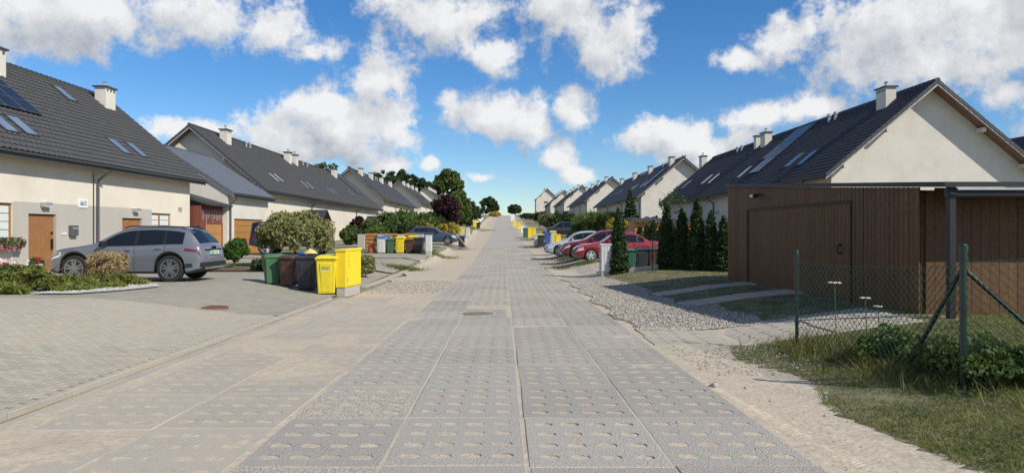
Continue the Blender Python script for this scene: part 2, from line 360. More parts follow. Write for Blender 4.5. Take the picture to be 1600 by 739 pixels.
# the road: perforated concrete slabs, 4 across, sand showing through the holes
road = bpy.data.objects.new('road', None); COL.objects.link(road); struct(road)
SW, SL = 1.02, 1.36
def slab_mesh(name, m, seed, w_=SW-.014, l_=SL-.012, nx=4, ny=4, hw=.076, hl=.056):
    r = random.Random(seed); b = MB(); T = .0; D = -.07
    mx_, my_ = .05, .06; cw = (w_-2*mx_)/nx; cl = (l_-2*my_)/ny; nn = 12
    for i in range(nx):
        for j in range(ny):
            cx = -w_/2+mx_+cw*(i+.5); cy = -l_/2+my_+cl*(j+.5); o_ = []; h_ = []
            jx, jy, js = r.uniform(-.008, .008), r.uniform(-.008, .008), r.uniform(.88, 1.08)
            for k in range(nn):
                a = 2*math.pi*(k+.5)/nn; ca, sa = math.cos(a), math.sin(a)
                q = max(abs(ca), abs(sa)); o_.append((cx+ca/q*cw/2, cy+sa/q*cl/2))
                e = (abs(ca)**3+abs(sa)**3)**(-1/3); h_.append((cx+jx+ca*e*hw*js, cy+jy+sa*e*hl*js))
            for k in range(nn):
                k2 = (k+1) % nn
                b.face([(*o_[k], T), (*o_[k2], T), (*h_[k2], T), (*h_[k], T)]); b.face([(*h_[k], T), (*h_[k2], T), (*h_[k2], D), (*h_[k], D)])
            for (sx, sy) in ((1,1),(-1,1),(-1,-1),(1,-1)):     # corner fill of the cell
                ks = [k for k in range(nn) if (o_[k][0]-cx)*sx > 0 and (o_[k][1]-cy)*sy > 0]
                hx = [o_[k] for k in ks if abs(abs(o_[k][0]-cx)-cw/2) < 1e-5]; hy = [o_[k] for k in ks if abs(abs(o_[k][1]-cy)-cl/2) < 1e-5]
                if hx and hy:
                    pa = max(hx, key=lambda p: abs(p[1]-cy)); pb = max(hy, key=lambda p: abs(p[0]-cx))
                    if pa != pb: b.face([(*pa, T), (cx+sx*cw/2, cy+sy*cl/2, T), (*pb, T)])
    X0, Y0 = w_/2, l_/2; ix, iy = X0-mx_, Y0-my_; c = .008
    b.face([(-X0+c,-Y0+c,T),(X0-c,-Y0+c,T),(ix,-iy,T),(-ix,-iy,T)]); b.face([(-X0+c,Y0-c,T),(X0-c,Y0-c,T),(ix,iy,T),(-ix,iy,T)])
    b.face([(-X0+c,-Y0+c,T),(-ix,-iy,T),(-ix,iy,T),(-X0+c,Y0-c,T)]); b.face([(X0-c,-Y0+c,T),(ix,-iy,T),(ix,iy,T),(X0-c,Y0-c,T)])
    ring = [(-1,-1),(1,-1),(1,1),(-1,1)]
    for k in range(4):
        (a1, a2), (c1, c2) = ring[k], ring[(k+1) % 4]
        b.face([(a1*(X0-c), a2*(Y0-c), T), (c1*(X0-c), c2*(Y0-c), T), (c1*X0, c2*Y0, T-c), (a1*X0, a2*Y0, T-c)])
        b.face([(a1*X0, a2*Y0, T-c), (c1*X0, c2*Y0, T-c), (c1*X0, c2*Y0, D), (a1*X0, a2*Y0, D)])
    return b.mesh(name, m)
SM = [slab_mesh('slab', 'slab_rough' if k in (3, 7) else 'slab', k) for k in range(1, 9)]
SD = [slab_mesh('slab', 'slab_dusty', k) for k in range(20, 25)]
DR = [slab_mesh('slab', 'slab_dusty', 7, SL-.022, SW-.022, 4, 4, .075, .045), slab_mesh('slab', 'slab_dusty', 8, SL-.022, SW-.022, 4, 4, .075, .045)]
def put_slab(me, x, y, parent, top=.031, yaw=0):
    o = add('slab', me, parent); s = (g(x, y+.4)-g(x, y-.4))/.8; sx = (g(x+.3, y)-g(x-.3, y))/.6
    o.location = (x, y, g(x, y)+top+random.uniform(-.003, .003)); o.rotation_euler = (math.atan(s)+R(random.uniform(-.25, .25)), -math.atan(sx)+R(random.uniform(-.3, .3)), R(yaw+random.uniform(-.5, .5)))
    return o
for col in range(4):
    x = -1.88+SW*(col+.5)+(.012 if col > 1 else 0)
    for row in range(45):
        y = 6.3-2*SL+SL*(row+.5)+(col % 2)*.04
        if col == 1 and 14.1 < y < 16.6: continue
        put_slab(random.choice(SM), x, y, road)
yend = 6.3-2*SL+SL*45
# around the manhole: narrow kerb-like bricks
manhole_c = (-.56, 15.35)
bk = MB().box(-.048, .048, -.098, .098, -.07, 0).mesh('brick', 'slab')
for i in range(9):
    for j in range(10):
        x = -.86+.102*(i+.5)+.0; y = 14.3+.205*(j+.5)
        if math.hypot(x-manhole_c[0], y-manhole_c[1]) < .40: continue
        o = add('brick', bk, road); o.location = (x, y, g(x, y)+.03+random.uniform(-.003, .003)); o.rotation_euler = (-.012, 0, 0)
far_road = strip('far_paving', np.concatenate([np.arange(yend, 120, 2), np.arange(120, 350, 4)]), -1.88, 2.22, .03, 'slab', 6, parent=road)
# left apron slabs
apron = bpy.data.objects.new('apron', None); COL.objects.link(apron); struct(apron)
for row in range(12):
    for col in range(2):
        y = 3.2+SL*(row+.5)+.06*col
        if row in (5, 9) and col == 0 or (row > 9 and col == 1): continue
        put_slab(random.choice(SD), -3.97+1.03*(col+.5), y, apron, .028)
# kerb lines between apron and block paving
kerb = bpy.data.objects.new('kerb', None); COL.objects.link(kerb); struct(kerb)
k1 = MB().box(-.10, .10, -.495, .495, -.2, 0).mesh('kerb_stone', 'kerb'); k2 = MB().box(-.045, .045, -.495, .495, -.2, 0).mesh('kerb_stone', 'kerb')
def kerb_run(me, fx, y0, y1, dz, bevel=.008):
    n = int((y1-y0)/1.0)
    for i in range(n):
        y = y0+i+.5; x = fx(y); o = add('kerb_stone', me, kerb, bevel); o.location = (x, y, g(x, y)+dz+random.uniform(-.004, .004))
        o.rotation_euler = (math.atan((g(x, y+.5)-g(x, y-.5))), 0, -math.atan(fx(y+.5)-fx(y-.5)))
kerb_run(k1, lambda y: -4.24-.012*(y-5), 2.5, 19.5, .029); kerb_run(k2, lambda y: -4.56-.012*(y-5), 2.5, 19.5, .033)
kerb_run(k1, lambda y: -4.75+.012*(y-24), 24, 44, .05); kerb_run(k2, lambda y: -4.3, 62, 80, .05)
# block paving
paving = bpy.data.objects.new('block_paving', None); COL.objects.link(paving); struct(paving)
strip('paving_bed', np.concatenate([np.arange(2, 15, .5), np.arange(15, 15.2, .1)]), -14.5, lambda y: -4.62-.012*(y-5), .004, 'joint', 24, parent=paving)
def pave_mat():
    m = mat('paving_far', (.36, .33, .265), .9, .12, 3, dust=((.40, .35, .26), .5, .75, .9)); t = m.node_tree; n = t.nodes; l = t.links; p = n['Principled BSDF']
    gN = n.new('ShaderNodeNewGeometry'); br = n.new('ShaderNodeTexBrick'); l.new(gN.outputs['Position'], br.inputs['Vector'])
    br.inputs['Scale'].default_value = 1; br.inputs['Brick Width'].default_value = .2; br.inputs['Row Height'].default_value = .1; br.inputs['Mortar Size'].default_value = .006
    br.inputs['Color1'].default_value = (1, 1, 1, 1); br.inputs['Color2'].default_value = (.84, .84, .84, 1); br.inputs['Mortar'].default_value = (.55, .52, .47, 1)
    src = p.inputs['Base Color'].links[0].from_socket; mm = n.new('ShaderNodeMix'); mm.data_type = 'RGBA'; mm.blend_type = 'MULTIPLY'; mm.inputs['Factor'].default_value = 1
    l.new(src, mm.inputs['A']); l.new(br.outputs['Color'], mm.inputs['B']); l.new(mm.outputs['Result'], p.inputs['Base Color'])
    bp = n.new('ShaderNodeBump'); bp.inputs['Distance'].default_value = .006; bp.inputs['Strength'].default_value = .6; l.new(br.outputs['Fac'], bp.inputs['Height']); bp.invert = True; l.new(bp.outputs[0], p.inputs['Normal'])
pave_mat()
strip('far_paving', np.arange(15, 31.5, .75), -17.4, lambda y: -4.62-.012*(y-5) if y < 23 else -4.9, .022, 'paving_far', 26, parent=paving)
def block_geo(b, cx, cy, z, sx=0.0, sy=0.0, w_=.191, l_=.091, c=.008):
    a, d = w_/2, l_/2; f = lambda x, y, zz: (cx+x, cy+y, z+zz+sx*x+sy*y)
    top = [f(-a+c,-d+c,0), f(a-c,-d+c,0), f(a-c,d-c,0), f(-a+c,d-c,0)]; low = [f(-a,-d,-c), f(a,-d,-c), f(a,d,-c), f(-a,d,-c)]; bot = [f(-a,-d,-.04), f(a,-d,-.04), f(a,d,-.04), f(-a,d,-.04)]
    b.face(top)
    for k in range(4):
        k2 = (k+1) % 4; b.face([top[k], low[k], low[k2], top[k2]]); b.face([low[k], bot[k], bot[k2], low[k2]])
one = MB(); block_geo(one, 0, 0, 0); BM_ = one.mesh('block', 'block')
cells = []
for j in range(int((15-5)/.1)):
    y = 5+.1*(j+.5)
    for i in range(50):
        x = -4.64-.012*(y-5)-.2*(i+.5)-(.1 if j % 2 else 0)
        if x < -.735*y-.3: break
        cells.append((y*y+x*x, x, y))
cells.sort(); rest = MB()
for k, (_, x, y) in enumerate(cells):
    z = g(x, y)+.024+random.uniform(-.003, .003); sx = (g(x+.1, y)-g(x-.1, y))/.2; sy = (g(x, y+.1)-g(x, y-.1))/.2
    if k < 290:
        o = add('block', BM_, paving); o.location = (x, y, z); o.rotation_euler = (math.atan(sy)+R(random.uniform(-.8, .8)), -math.atan(sx)+R(random.uniform(-.8, .8)), R(random.uniform(-.6, .6)))
    else: block_geo(rest, x, y, z, sx, sy)
ro = rest.build('paving_blocks', 'block', paving); ro['kind'] = 'stuff'
# far-left drives and lawns, right-hand lawn and gravel beds
strip('driveway', np.arange(31.5, 40, .7), -17, -4.9, .02, 'paving_far', 14)
strip('driveway', np.arange(40.6, 47, .7), -17, -4.7, .02, 'paving_far', 14)
strip('driveway', np.arange(57, 66, .7), -15, -3.6, .02, 'paving_far', 14)
strip('lawn', np.arange(27.5, 34.5, .5), -13.5, -7.9, .05, 'lawn', 8)
strip('lawn', np.arange(46.5, 53, .5), -16, -4.9, .045, 'lawn', 8)
strip('mulch_bed', np.arange(26.6, 28.3, .4), -13.5, -8.6, .06, 'mulch', 8)
gw = wob(5, .13)
strip('lawn', np.concatenate([np.arange(1.5, 13, .09), np.arange(13, 30.2, .4)]), lambda y: (3.25 if y < 10 else 3.9)+gw(y*.9)+random.uniform(-.12, .12), 15, .029, 'dirt_grass', 24)
gq = wob(9, .2)
gl = lambda y: 2.35+.1*math.sin(y*2)
gr_ = lambda y: float(np.interp(y, [12.4, 14, 18, 23, 28.5], [4.6, 4.7, 4.1, 4.3, 4.0]))+gq(y)
strip('gravel_bed', np.arange(12.4, 28.6, .15), lambda y: gl(y)+random.uniform(-.1, .1), gr_, .036, 'gravel_base', 8)
strip('driveway', np.arange(31.2, 50, .7), 3.2, 14, .02, 'slab_dusty', 10)
drive = bpy.data.objects.new('garage_drive', None); COL.objects.link(drive); struct(drive)
for yb in (11.2, 12.2, 16.6, 19.6):
    for i in range(3 if yb < 13 else 2):
        put_slab(DR[i % 2], (2.95 if yb < 13 else 4.75)+SL*(i+.0)+.05*(yb > 12), yb, drive, .042)
def stones(name, n, fpt, smin, smax, mats, label=None, kind='stuff'):
    """many small low-poly pebbles as one mass"""
    ico = np.array([(0,0,1),(.9,0,.2),(.28,.86,.15),(-.73,.53,.2),(-.73,-.53,.1),(.28,-.86,.2),(0,0,-.6)])
    fc = [(0,1,2),(0,2,3),(0,3,4),(0,4,5),(0,5,1),(6,2,1),(6,3,2),(6,4,3),(6,5,4),(6,1,5)]
    V = []
    for _ in range(n):
        x, y = fpt(); s = random.uniform(smin, smax); v = ico*RNG.uniform(.7, 1.25, (7, 3))*np.array([s, s*random.uniform(.6, 1), s*.6]); a = random.uniform(0, 6.3)
        v = v@np.array([[math.cos(a), math.sin(a), 0], [-math.sin(a), math.cos(a), 0], [0, 0, 1]])+np.array([x, y, g(x, y)+.03+s*.2])
        V.append(v[np.array(fc).ravel()])
    o = fast(name, np.concatenate(V), 3, mats); o['kind'] = kind; return o
def gp():
    y = 12.4+15.8*random.random()**1.3; return random.uniform(gl(y), gr_(y)), y
stones('gravel', 13000, gp, .012, .034, 'gravel').location.z = .01
def gp2():
    y = random.uniform(8.3, 10.6); return random.uniform(2.4, 4.4), y
stones('scattered_gravel', 500, gp2, .008, .026, 'gravel')
def gp3():
    y = random.uniform(21, 27); return random.uniform(-4.4, -1.9), y
def gp5():
    y = random.uniform(4.6, 16); return (random.uniform(2.3, 3.3) if random.random() < .75 else random.uniform(-4.2, 2.2)), y
stones('pebbles', 420, gp5, .004, .013, 'gravel')
stones('rubble', 900, gp3, .012, .045, 'gravel')
wg = lambda y: (float(np.interp(y, [15.8, 18.2], [-10.6, -10.2])), float(np.interp(y, [15.8, 17, 18.4, 19.4], [-9.7, -9.1, -8.9, -9.5])))
strip('white_gravel_bed', np.arange(15.9, 19.3, .3), lambda y: wg(y)[0], lambda y: wg(y)[1], .05, 'white_gravel', 6)
def gp4():
    y = random.uniform(15.9, 19.2); a, c = wg(y); return random.uniform(a, c), y
o = stones('white_gravel', 2200, gp4, .012, .026, 'white_gravel'); o.location.z = .03
# loose stones on the sand by the road
for i, (px, py, s) in enumerate(((1117,609,.05),(1166,611,.022),(1060,668,.02),(1205,632,.018),(1290,656,.02))):
    x, y = atg(px, py); b = MB(); b.lathe([(0.0, .9*s), (.6*s, .7*s), (s, .2*s), (.8*s, -.3*s), (0, -.5*s)], 7); b.v = [(a*random.uniform(.8, 1.3), c*random.uniform(.7, 1.1), d*random.uniform(.8, 1.1)) for a, c, d in b.v]
    o = b.build('stone', 'gravel'); o.location = (x, y, g(x, y)+.03)
    tag(o, ['largest grey stone lying on the sand beside the road edge', 'small grey pebble on the sand just right of the largest stone', 'pebble at the sand edge lower left of the largest stone', 'pebble on the sand below the largest stone near the tyre track', 'pebble far right on the sand near the grass edge'][i], 'stone', 'loose stones on the sand')
# tyre track pressed into the sand
b = MB(); p0 = np.array(atg(1112, 612)); p1 = np.array(atg(1345, 738)); n = 64; dv = (p1-p0)/np.linalg.norm(p1-p0); nv_ = np.array([dv[1], -dv[0]])
for i in range(n):
    t = i/n; c = p0+(p1-p0)*t
    for sgn in (-1, 1):
        a0 = c; a1 = c+nv_*sgn*.085-dv*.04; w_ = dv*.018
        q = [a0, a0+w_, a1+w_, a1]; h = .0225
        zz = [g(*p)+h for p in q]; m_ = [(a0+w_*.5), (a1+w_*.5)]
        b.face([(*q[0], zz[0]), (*m_[0], zz[0]+.006), (*m_[1], zz[3]+.006), (*q[3], zz[3])]); b.face([(*q[1], zz[1]), (*m_[0], zz[0]+.006), (*m_[1], zz[3]+.006), (*q[2], zz[2])])
struct(b.build('tyre_track', 'sand'), 'stuff')
# manhole covers
def manhole(x, y, r, m, label, top):
    t = thing('manhole_cover', label, 'manhole', (x, y, g(x, y)+top), 0, 'manhole covers'); t.rotation_euler = (-.012, 0, 0)
    MB().lathe([(r, -.05), (r, .004), (r*.9, .004), (r*.9, -.012), (r*.86, -.012), (0, -.012)], 40).build('frame', m, t, 30)
    MB().lathe([(r*.86, -.03), (r*.86, .002), (0, .002)], 40).build('lid', m, t, 30)
    st = MB()
    for ring in range(1, 6):
        rr = r*.15*ring; k = 6*ring
        for i in range(k):
            a = 6.283*i/k; st.box(rr*math.cos(a)-.022, rr*math.cos(a)+.022, rr*math.sin(a)-.016, rr*math.sin(a)+.016, .002, .012)
    st.build('raised_pattern', m, t)
manhole(*manhole_c, .35, 'iron', 'round iron manhole cover set in the middle of the slab road', .03)
mx0, my0 = atg(329, 482); manhole(mx0, my0, .37, 'rust', 'rusty round manhole cover in the left block paving', .028)

# ------------------------------------------------------------------ houses
def wall_open(b, along, z0, z1, y0, y1, ops, depth, s, mi=0, zsplit=None):
    """front wall in plane x=0 with openings (ya, yb, za, zb, ...) and reveals going inwards"""
    ycut = sorted({y0, y1, *[o[0] for o in ops], *[o[1] for o in ops], *(along or [])}); zc = sorted({z0, z1, *[o[2] for o in ops], *[o[3] for o in ops], *([zsplit[0]] if zsplit else [])})
    for i in range(len(ycut)-1):
        for j in range(len(zc)-1):
            ym, zm = (ycut[i]+ycut[i+1])/2, (zc[j]+zc[j+1])/2
            if any(o[0] < ym < o[1] and o[2] < zm < o[3] for o in ops): continue
            k = 1 if zsplit and zm < zsplit[0] and zsplit[1] < ym < zsplit[2] else mi
            b.face([(0, ycut[i], zc[j]), (0, ycut[i+1], zc[j]), (0, ycut[i+1], zc[j+1]), (0, ycut[i], zc[j+1])], k)
    for o in ops:
        ya, yb, za, zb = o[:4]; d = s*depth; k = 1 if zsplit and zsplit[1] < (ya+yb)/2 < zsplit[2] else mi
        b.face([(0,ya,za),(d,ya,za),(d,ya,zb),(0,ya,zb)], k); b.face([(0,yb,za),(d,yb,za),(d,yb,zb),(0,yb,zb)], k)
        b.face([(0,ya,zb),(d,ya,zb),(d,yb,zb),(0,yb,zb)], k); b.face([(0,ya,za),(d,ya,za),(d,yb,za),(0,yb,za)], k)
def roof_slope(b, e, r_, y0, y1, s, fine, course=.335, wave=.30, mi=0):
    """tiled slope from eave point e=(u,z) to ridge r_; u is the distance inwards from the front wall"""
    eu, ez = e; ru, rz = r_; Ls = math.hypot(ru-eu, rz-ez); du, dz = (ru-eu)/Ls, (rz-ez)/Ls; nu, nz = -dz, du
    nc = max(1, round(Ls/course)); seg = 4 if fine else 1; ny = max(1, int((y1-y0)/wave)*seg if fine else int((y1-y0)/3))
    ys_ = np.linspace(y0, y1, ny+1); sh = [0, .015, .048, .035] if fine else [.01]
    base = len(b.v)
    for c in range(nc):
        for (t, lift) in ((c/nc, .040), ((c+1)/nc, .002)):
            for i, y in enumerate(ys_):
                h = lift+sh[i % len(sh)]; b.v.append((s*(eu+du*Ls*t+nu*h), y, ez+dz*Ls*t+nz*h))
    W = ny+1
    for k in range(nc*2-1):
        for i in range(ny):
            q = base+k*W+i; b.f.append((q, q+1, q+W+1, q+W)); b.m.append(mi)
def on_slope(H, t, y, h=0.0):
    (eu, ez), (ru, rz) = H['e'], H['r']; Ls = math.hypot(ru-eu, rz-ez); du, dz = (ru-eu)/Ls, (rz-ez)/Ls
    return Vector((H['s']*(eu+du*t-dz*h), y, ez+dz*t+du*h))
def roof_px(H, px, py):
    """where a photo pixel meets a house's front roof slope: (distance up the slope, y along the house)"""
    (eu, ez), (ru, rz) = H['e'], H['r']; k = (rz-ez)/(ru-eu); a = (px-787)/1110; b_ = (360-py)/1110; x0, y0, z0 = H['loc']; s = H['s']
    # CAMZ+b d = z0+ez+k*(s*(a d - x0)-eu)
    d = (z0+ez-k*(s*x0+eu)-CAMZ)/(b_-k*s*a); u = s*(a*d-x0); return (u-eu)*math.hypot(1, k), d-y0
def slab_on(H, b, t0, t1, y0, y1, h0, h1, mi=0):
    p = [on_slope(H, t, y, h) for h in (h0, h1) for (t, y) in ((t0, y0), (t0, y1), (t1, y1), (t1, y0))]; b.hexa(p, mi)
def roof_window(H, t, y, w_=.78, l_=1.2):
    o = MB(); f = .06
    for (a, c, e, d) in ((t, t+l_, y-w_/2, y-w_/2+f), (t, t+l_, y+w_/2-f, y+w_/2), (t, t+f, y-w_/2+f, y+w_/2-f), (t+l_-f, t+l_, y-w_/2+f, y+w_/2-f)): slab_on(H, o, a, c, e, d, .0, .10)
    fr = o.build('roof_window', 'trim_dark', H['roof']); q = MB(); slab_on(H, q, t+f+.003, t+l_-f-.003, y-w_/2+f+.003, y+w_/2-f-.003, .02, .085); q.build('roof_window_pane', 'skylight_glass', H['roof'])
def solar(H, t, y, w_=1.04, l_=1.72):
    o = MB(); slab_on(H, o, t, t+l_, y, y+w_, .10, .135); slab_on(H, o, t+.1, t+.15, y, y+w_, .03, .10); slab_on(H, o, t+l_-.15, t+l_-.1, y, y+w_, .03, .10)
    for (a, c, e, d) in ((t, t+.025, y, y+w_), (t+l_-.025, t+l_, y, y+w_), (t, t+l_, y, y+.025), (t, t+l_, y+w_-.025, y+w_), (t+l_*.5-.01, t+l_*.5+.01, y, y+w_)): slab_on(H, o, a, c, e, d, .135, .139, 1)
    o.build('solar_panel', ['solar', 'solar_line'], H['roof'])
def chimney(H, y, u=None, w_=.55, l_=1.0, up_=.22, pipe=True):
    ru, rz = H['r']; u = ru-.85 if u is None else u; k = (H['r'][1]-H['e'][1])/(H['r'][0]-H['e'][0]); zb = rz-abs(ru-u)*k-.9; zt = rz+up_; x = H['s']*u; b = MB()
    b.box(x-w_/2, x+w_/2, y-l_/2, y+l_/2, zb, zt); b.box(x-w_/2-.09, x+w_/2+.09, y-l_/2-.09, y+l_/2+.09, zt, zt+.07, 1)
    n = max(2, int(l_/.25))
    for i in range(n):
        yy_ = y-l_/2+l_*(i+.5)/n; b.box(x-w_/2-.012, x+w_/2+.012, yy_-.06, yy_+.06, zt-.2, zt-.08, 1)
    if pipe: b.tube([(x, y, zt+.07), (x, y, zt+.36)], .07, 8, 2); b.lathe([(.11, zt+.33), (.12, zt+.36), (0, zt+.42)], 8, (x, y, 0), mi=2)
    b.build('chimney', ['white_plaster', 'trim_dark', 'galv'], H['roof'])
def vent(H, y, t_from_ridge=.7):
    Ls = math.hypot(H['r'][0]-H['e'][0], H['r'][1]-H['e'][1]); p = on_slope(H, Ls-t_from_ridge, y); b = MB()
    b.tube([p-Vector((0, 0, .1)), p+Vector((0, 0, .42))], .085, 10); b.lathe([(.085, .30), (.15, .34), (.15, .46), (.05, .54), (0, .54)], 10, p); b.build('vent_pipe', 'galv', H['roof'], 30)
def house(label, x, y0, L, floor, side, fine, wallm='cream', ops=(), zsplit=None, roofm='roof', eave=4.35, ridge=9.05, ru=5.0, eu=-.6, depth=10.0, name='house', verge=.7, group='terraced houses along the street', soff='soffit'):
    s = side; loc = (x, y0, floor); t = thing(name, label, 'house', loc, 0, group)
    H = dict(s=s, e=(eu, eave), r=(ru, ridge), loc=loc, L=L, root=t); k = (ridge-eave)/(ru-eu)
    wz = eave-k*eu-.24                              # wall top under the slab at the wall face
    b = MB(); wall_open(b, None, -2.5, wz, 0, L, ops, .16, s, 0, zsplit)
    for yg in (0, L): b.face([(0, yg, -2.5), (s*depth, yg, -2.5), (s*depth, yg, wz), (s*ru, yg, ridge-.24), (0, yg, wz)])
    b.face([(s*depth, 0, -2.5), (s*depth, L, -2.5), (s*depth, L, wz), (s*depth, 0, wz)])
    H['wall'] = b.build('wall', [wallm, 'grey_plaster'], t)
    y_a, y_b = -verge, L+verge; b = MB(); roof_slope(b, (eu, eave), (ru, ridge), y_a, y_b, s, fine); bu = 2*ru-eu
    roof_slope(b, (bu, eave), (ru, ridge), y_a, y_b, s, False)
    n = 0.20; cu = math.cos(math.atan(k))*n; su = math.sin(math.atan(k))*n
    for (u0, sg) in ((eu, 1), (bu, -1)):            # deck below the tiles: soffit and verge boards
        lo = [(s*(u0+sg*su*.0), eave), (s*ru, ridge)]
        P = [(s*u0, eave-.0), (s*ru, ridge), (s*ru, ridge-n*1.25), (s*u0, eave-n*1.1)]
        b.face([(P[3][0], y_a, P[3][1]), (P[2][0], y_a, P[2][1]), (P[2][0], y_b, P[2][1]), (P[3][0], y_b, P[3][1])], 1)
        for yv in (y_a, y_b): b.face([(q[0], yv, q[1]) for q in P], 2)
        b.face([(P[0][0], y_a, P[0][1]+.03), (P[0][0], y_b, P[0][1]+.03), (P[3][0], y_b, P[3][1]), (P[3][0], y_a, P[3][1])], 3)
    H['roof'] = b.build('roof', [roofm, soff, 'trim_grey', 'trim_dark'], t)
    rp = MB(); nr = int((L+2*verge)/.36) if fine else 1; ln = (L+2*verge)/nr
    for i in range(nr):
        ya = y_a+ln*i; rp.tube([(s*ru, ya, ridge+.02), (s*ru, ya+ln*(1.02 if nr > 1 else 1), ridge+(.0 if nr > 1 else .02))], [.135, .12] if nr > 1 else .13, 8, 0, i == 0 or i == nr-1)
    rp.build('ridge_cap', roofm, H['roof'])
    for yv, sg in ((y_a, -1), (y_b, 1)):            # verge tiles, each a piece
        if not fine and sg > 0: continue
        for (u0, q) in ((eu, 1), (bu, -1)):
            Ls = math.hypot(ru-eu, ridge-eave); nt_ = max(1, round(Ls/.335)) if fine else 1
            for i in range(nt_):
                t0, t1 = i/nt_, (i+1.04)/nt_; vb = MB(); uu = lambda t_: s*(u0+(ru-u0)*t_); zz = lambda t_, lf: eave+(ridge-eave)*t_+lf; l0, l1 = (.085, .055) if fine else (.07, .07)
                vb.hexa([(uu(t0), yv-sg*.1, zz(t0, l0-.22)), (uu(t0), yv+sg*.02, zz(t0, l0-.22)), (uu(t1), yv+sg*.02, zz(t1, l1-.22)), (uu(t1), yv-sg*.1, zz(t1, l1-.22)),
                         (uu(t0), yv-sg*.1, zz(t0, l0)), (uu(t0), yv+sg*.02, zz(t0, l0)), (uu(t1), yv+sg*.02, zz(t1, l1)), (uu(t1), yv-sg*.1, zz(t1, l1))])
                vb.build('verge_tile' if fine else 'verge_board', roofm, H['roof'])
    for yv, sg in ((0, -1), (L, 1)):                # purlin ends under the overhang
        if sg > 0 and not fine: continue
        for u in (.45, 2.6, 2*ru-2.6, 2*ru-.45):
            zz = eave+k*((u if u < ru else 2*ru-u)-eu)-.26; y1_, y2_ = sorted((yv+sg*.004, yv+sg*(verge-.12))); pb = MB(); pb.box(s*u-.09, s*u+.09, y1_, y2_, zz-.26, zz-.05); pb.build('purlin_end', 'white_plaster', t)
    gb = MB(); gx_ = s*(eu-.07); pts = [(math.cos(a)*.07, -math.sin(a)*.07) for a in np.linspace(0, math.pi, 7)]
    for i in range(6): gb.face([(gx_+pts[i][0], y_a, eave-.02+pts[i][1]), (gx_+pts[i+1][0], y_a, eave-.02+pts[i+1][1]), (gx_+pts[i+1][0], y_b, eave-.02+pts[i+1][1]), (gx_+pts[i][0], y_b, eave-.02+pts[i][1])])
    H['gutter'] = gb.build('gutter', 'metal_pipe', t)
    return H
def downpipe(H, y):
    s = H['s']; e = H['e']; x0 = s*(e[0]-.07); p = [(x0, y, e[1]-.07), (x0, y, e[1]-.22), (-s*.12, y, e[1]-.62), (-s*.10, y, e[1]-.75), (-s*.10, y, -.3)]
    MB().tube(p, .055, 8).build('downpipe', 'metal_pipe', H['root'], 40)
def facade_px(H, px, py):
    x0, y0, z0 = H['loc']; d = x0*1110/(px-787); return d-y0, Z(py, d)-z0
def door(H, ya, yb, za, zb, m='wood_door', sectional=0):
    s = H['s']; b = MB(); x1, x2 = sorted((s*.10, s*.155))
    if sectional:
        n = sectional; 
        dr = bpy.data.objects.new('garage_door', None); COL.objects.link(dr); dr.parent = H['root']
        for i in range(n): MB().box(x1, x2, ya+.01, yb-.01, za+(zb-za)*i/n+.008, za+(zb-za)*(i+1)/n-.004).build('panel', m, dr, bevel=.01)
        return
    b.box(x1, x2, ya+.03, yb-.03, za, zb-.04); d = b.build('door', m, H['root'])
    hb = MB(); hx = s*.06; hb.tube([(hx, yb-.18, za+1.0), (hx, yb-.18, za+1.15)], .018, 6); hb.box(hx-.02, hx+.04, yb-.21, yb-.15, za+.85, za+1.25); hb.box(hx-.02, hx+.04, yb-.21, yb-.15, za+1.45, za+1.52); hb.build('door_handle', 'black', d)
def window(H, ya, yb, za, zb, split=.5, m='wood_door', blind=True):
    s = H['s']; f = .075; b = MB(); x1, x2 = sorted((s*.07, s*.14)); ym = ya+(yb-ya)*split
    for (a, c, e, d) in ((ya, ya+f, za, zb), (yb-f, yb, za, zb), (ya+f, yb-f, za, za+f), (ya+f, yb-f, zb-f, zb), (ym-f*.8, ym+f*.8, za+f, zb-f)): b.box(x1, x2, a, c, e, d)
    fr = b.build('window', m, H['root']); x1, x2 = sorted((s*.10, s*.112))
    for (a, c) in ((ya+f, ym-f*.8), (ym+f*.8, yb-f)):
        if blind:
            n = 5
            for i in range(n): MB().box(x1, x2, a+.002, c-.002, za+f+(zb-za-2*f)*i/n+.012, za+f+(zb-za-2*f)*(i+1)/n-.012).build('blind', 'blind', fr)
        x3, x4 = sorted((s*.115, s*.12)); MB().box(x3, x4, a, c, za+f, zb-f).build('pane', 'glass', fr)
def facade_text(H, txt, px, py, size, m='text', plaque=None):
    s = H['s']; y, z = facade_px(H, px, py)
    cu = bpy.data.curves.new('number', 'FONT'); cu.body = txt; cu.size = size; cu.extrude = .004; cu.align_x = 'CENTER'; cu.align_y = 'CENTER'; cu.materials.append(MATS[m])
    o = bpy.data.objects.new('house_number', cu); COL.objects.link(o); o.parent = H['root']; o.location = (-s*(.045 if plaque else .006), y, z)
    o.rotation_euler = (R(90), 0, R(90) if s < 0 else R(-90)); to_mesh(o)
    if plaque: w_, h_ = plaque; x1, x2 = sorted((-s*.002, -s*.036)); MB().box(x1, x2, y-w_/2, y+w_/2, z-h_/2, z+h_/2).build('number_plate', 'white', H['root'])
LX, RX = -17.5, 16.65
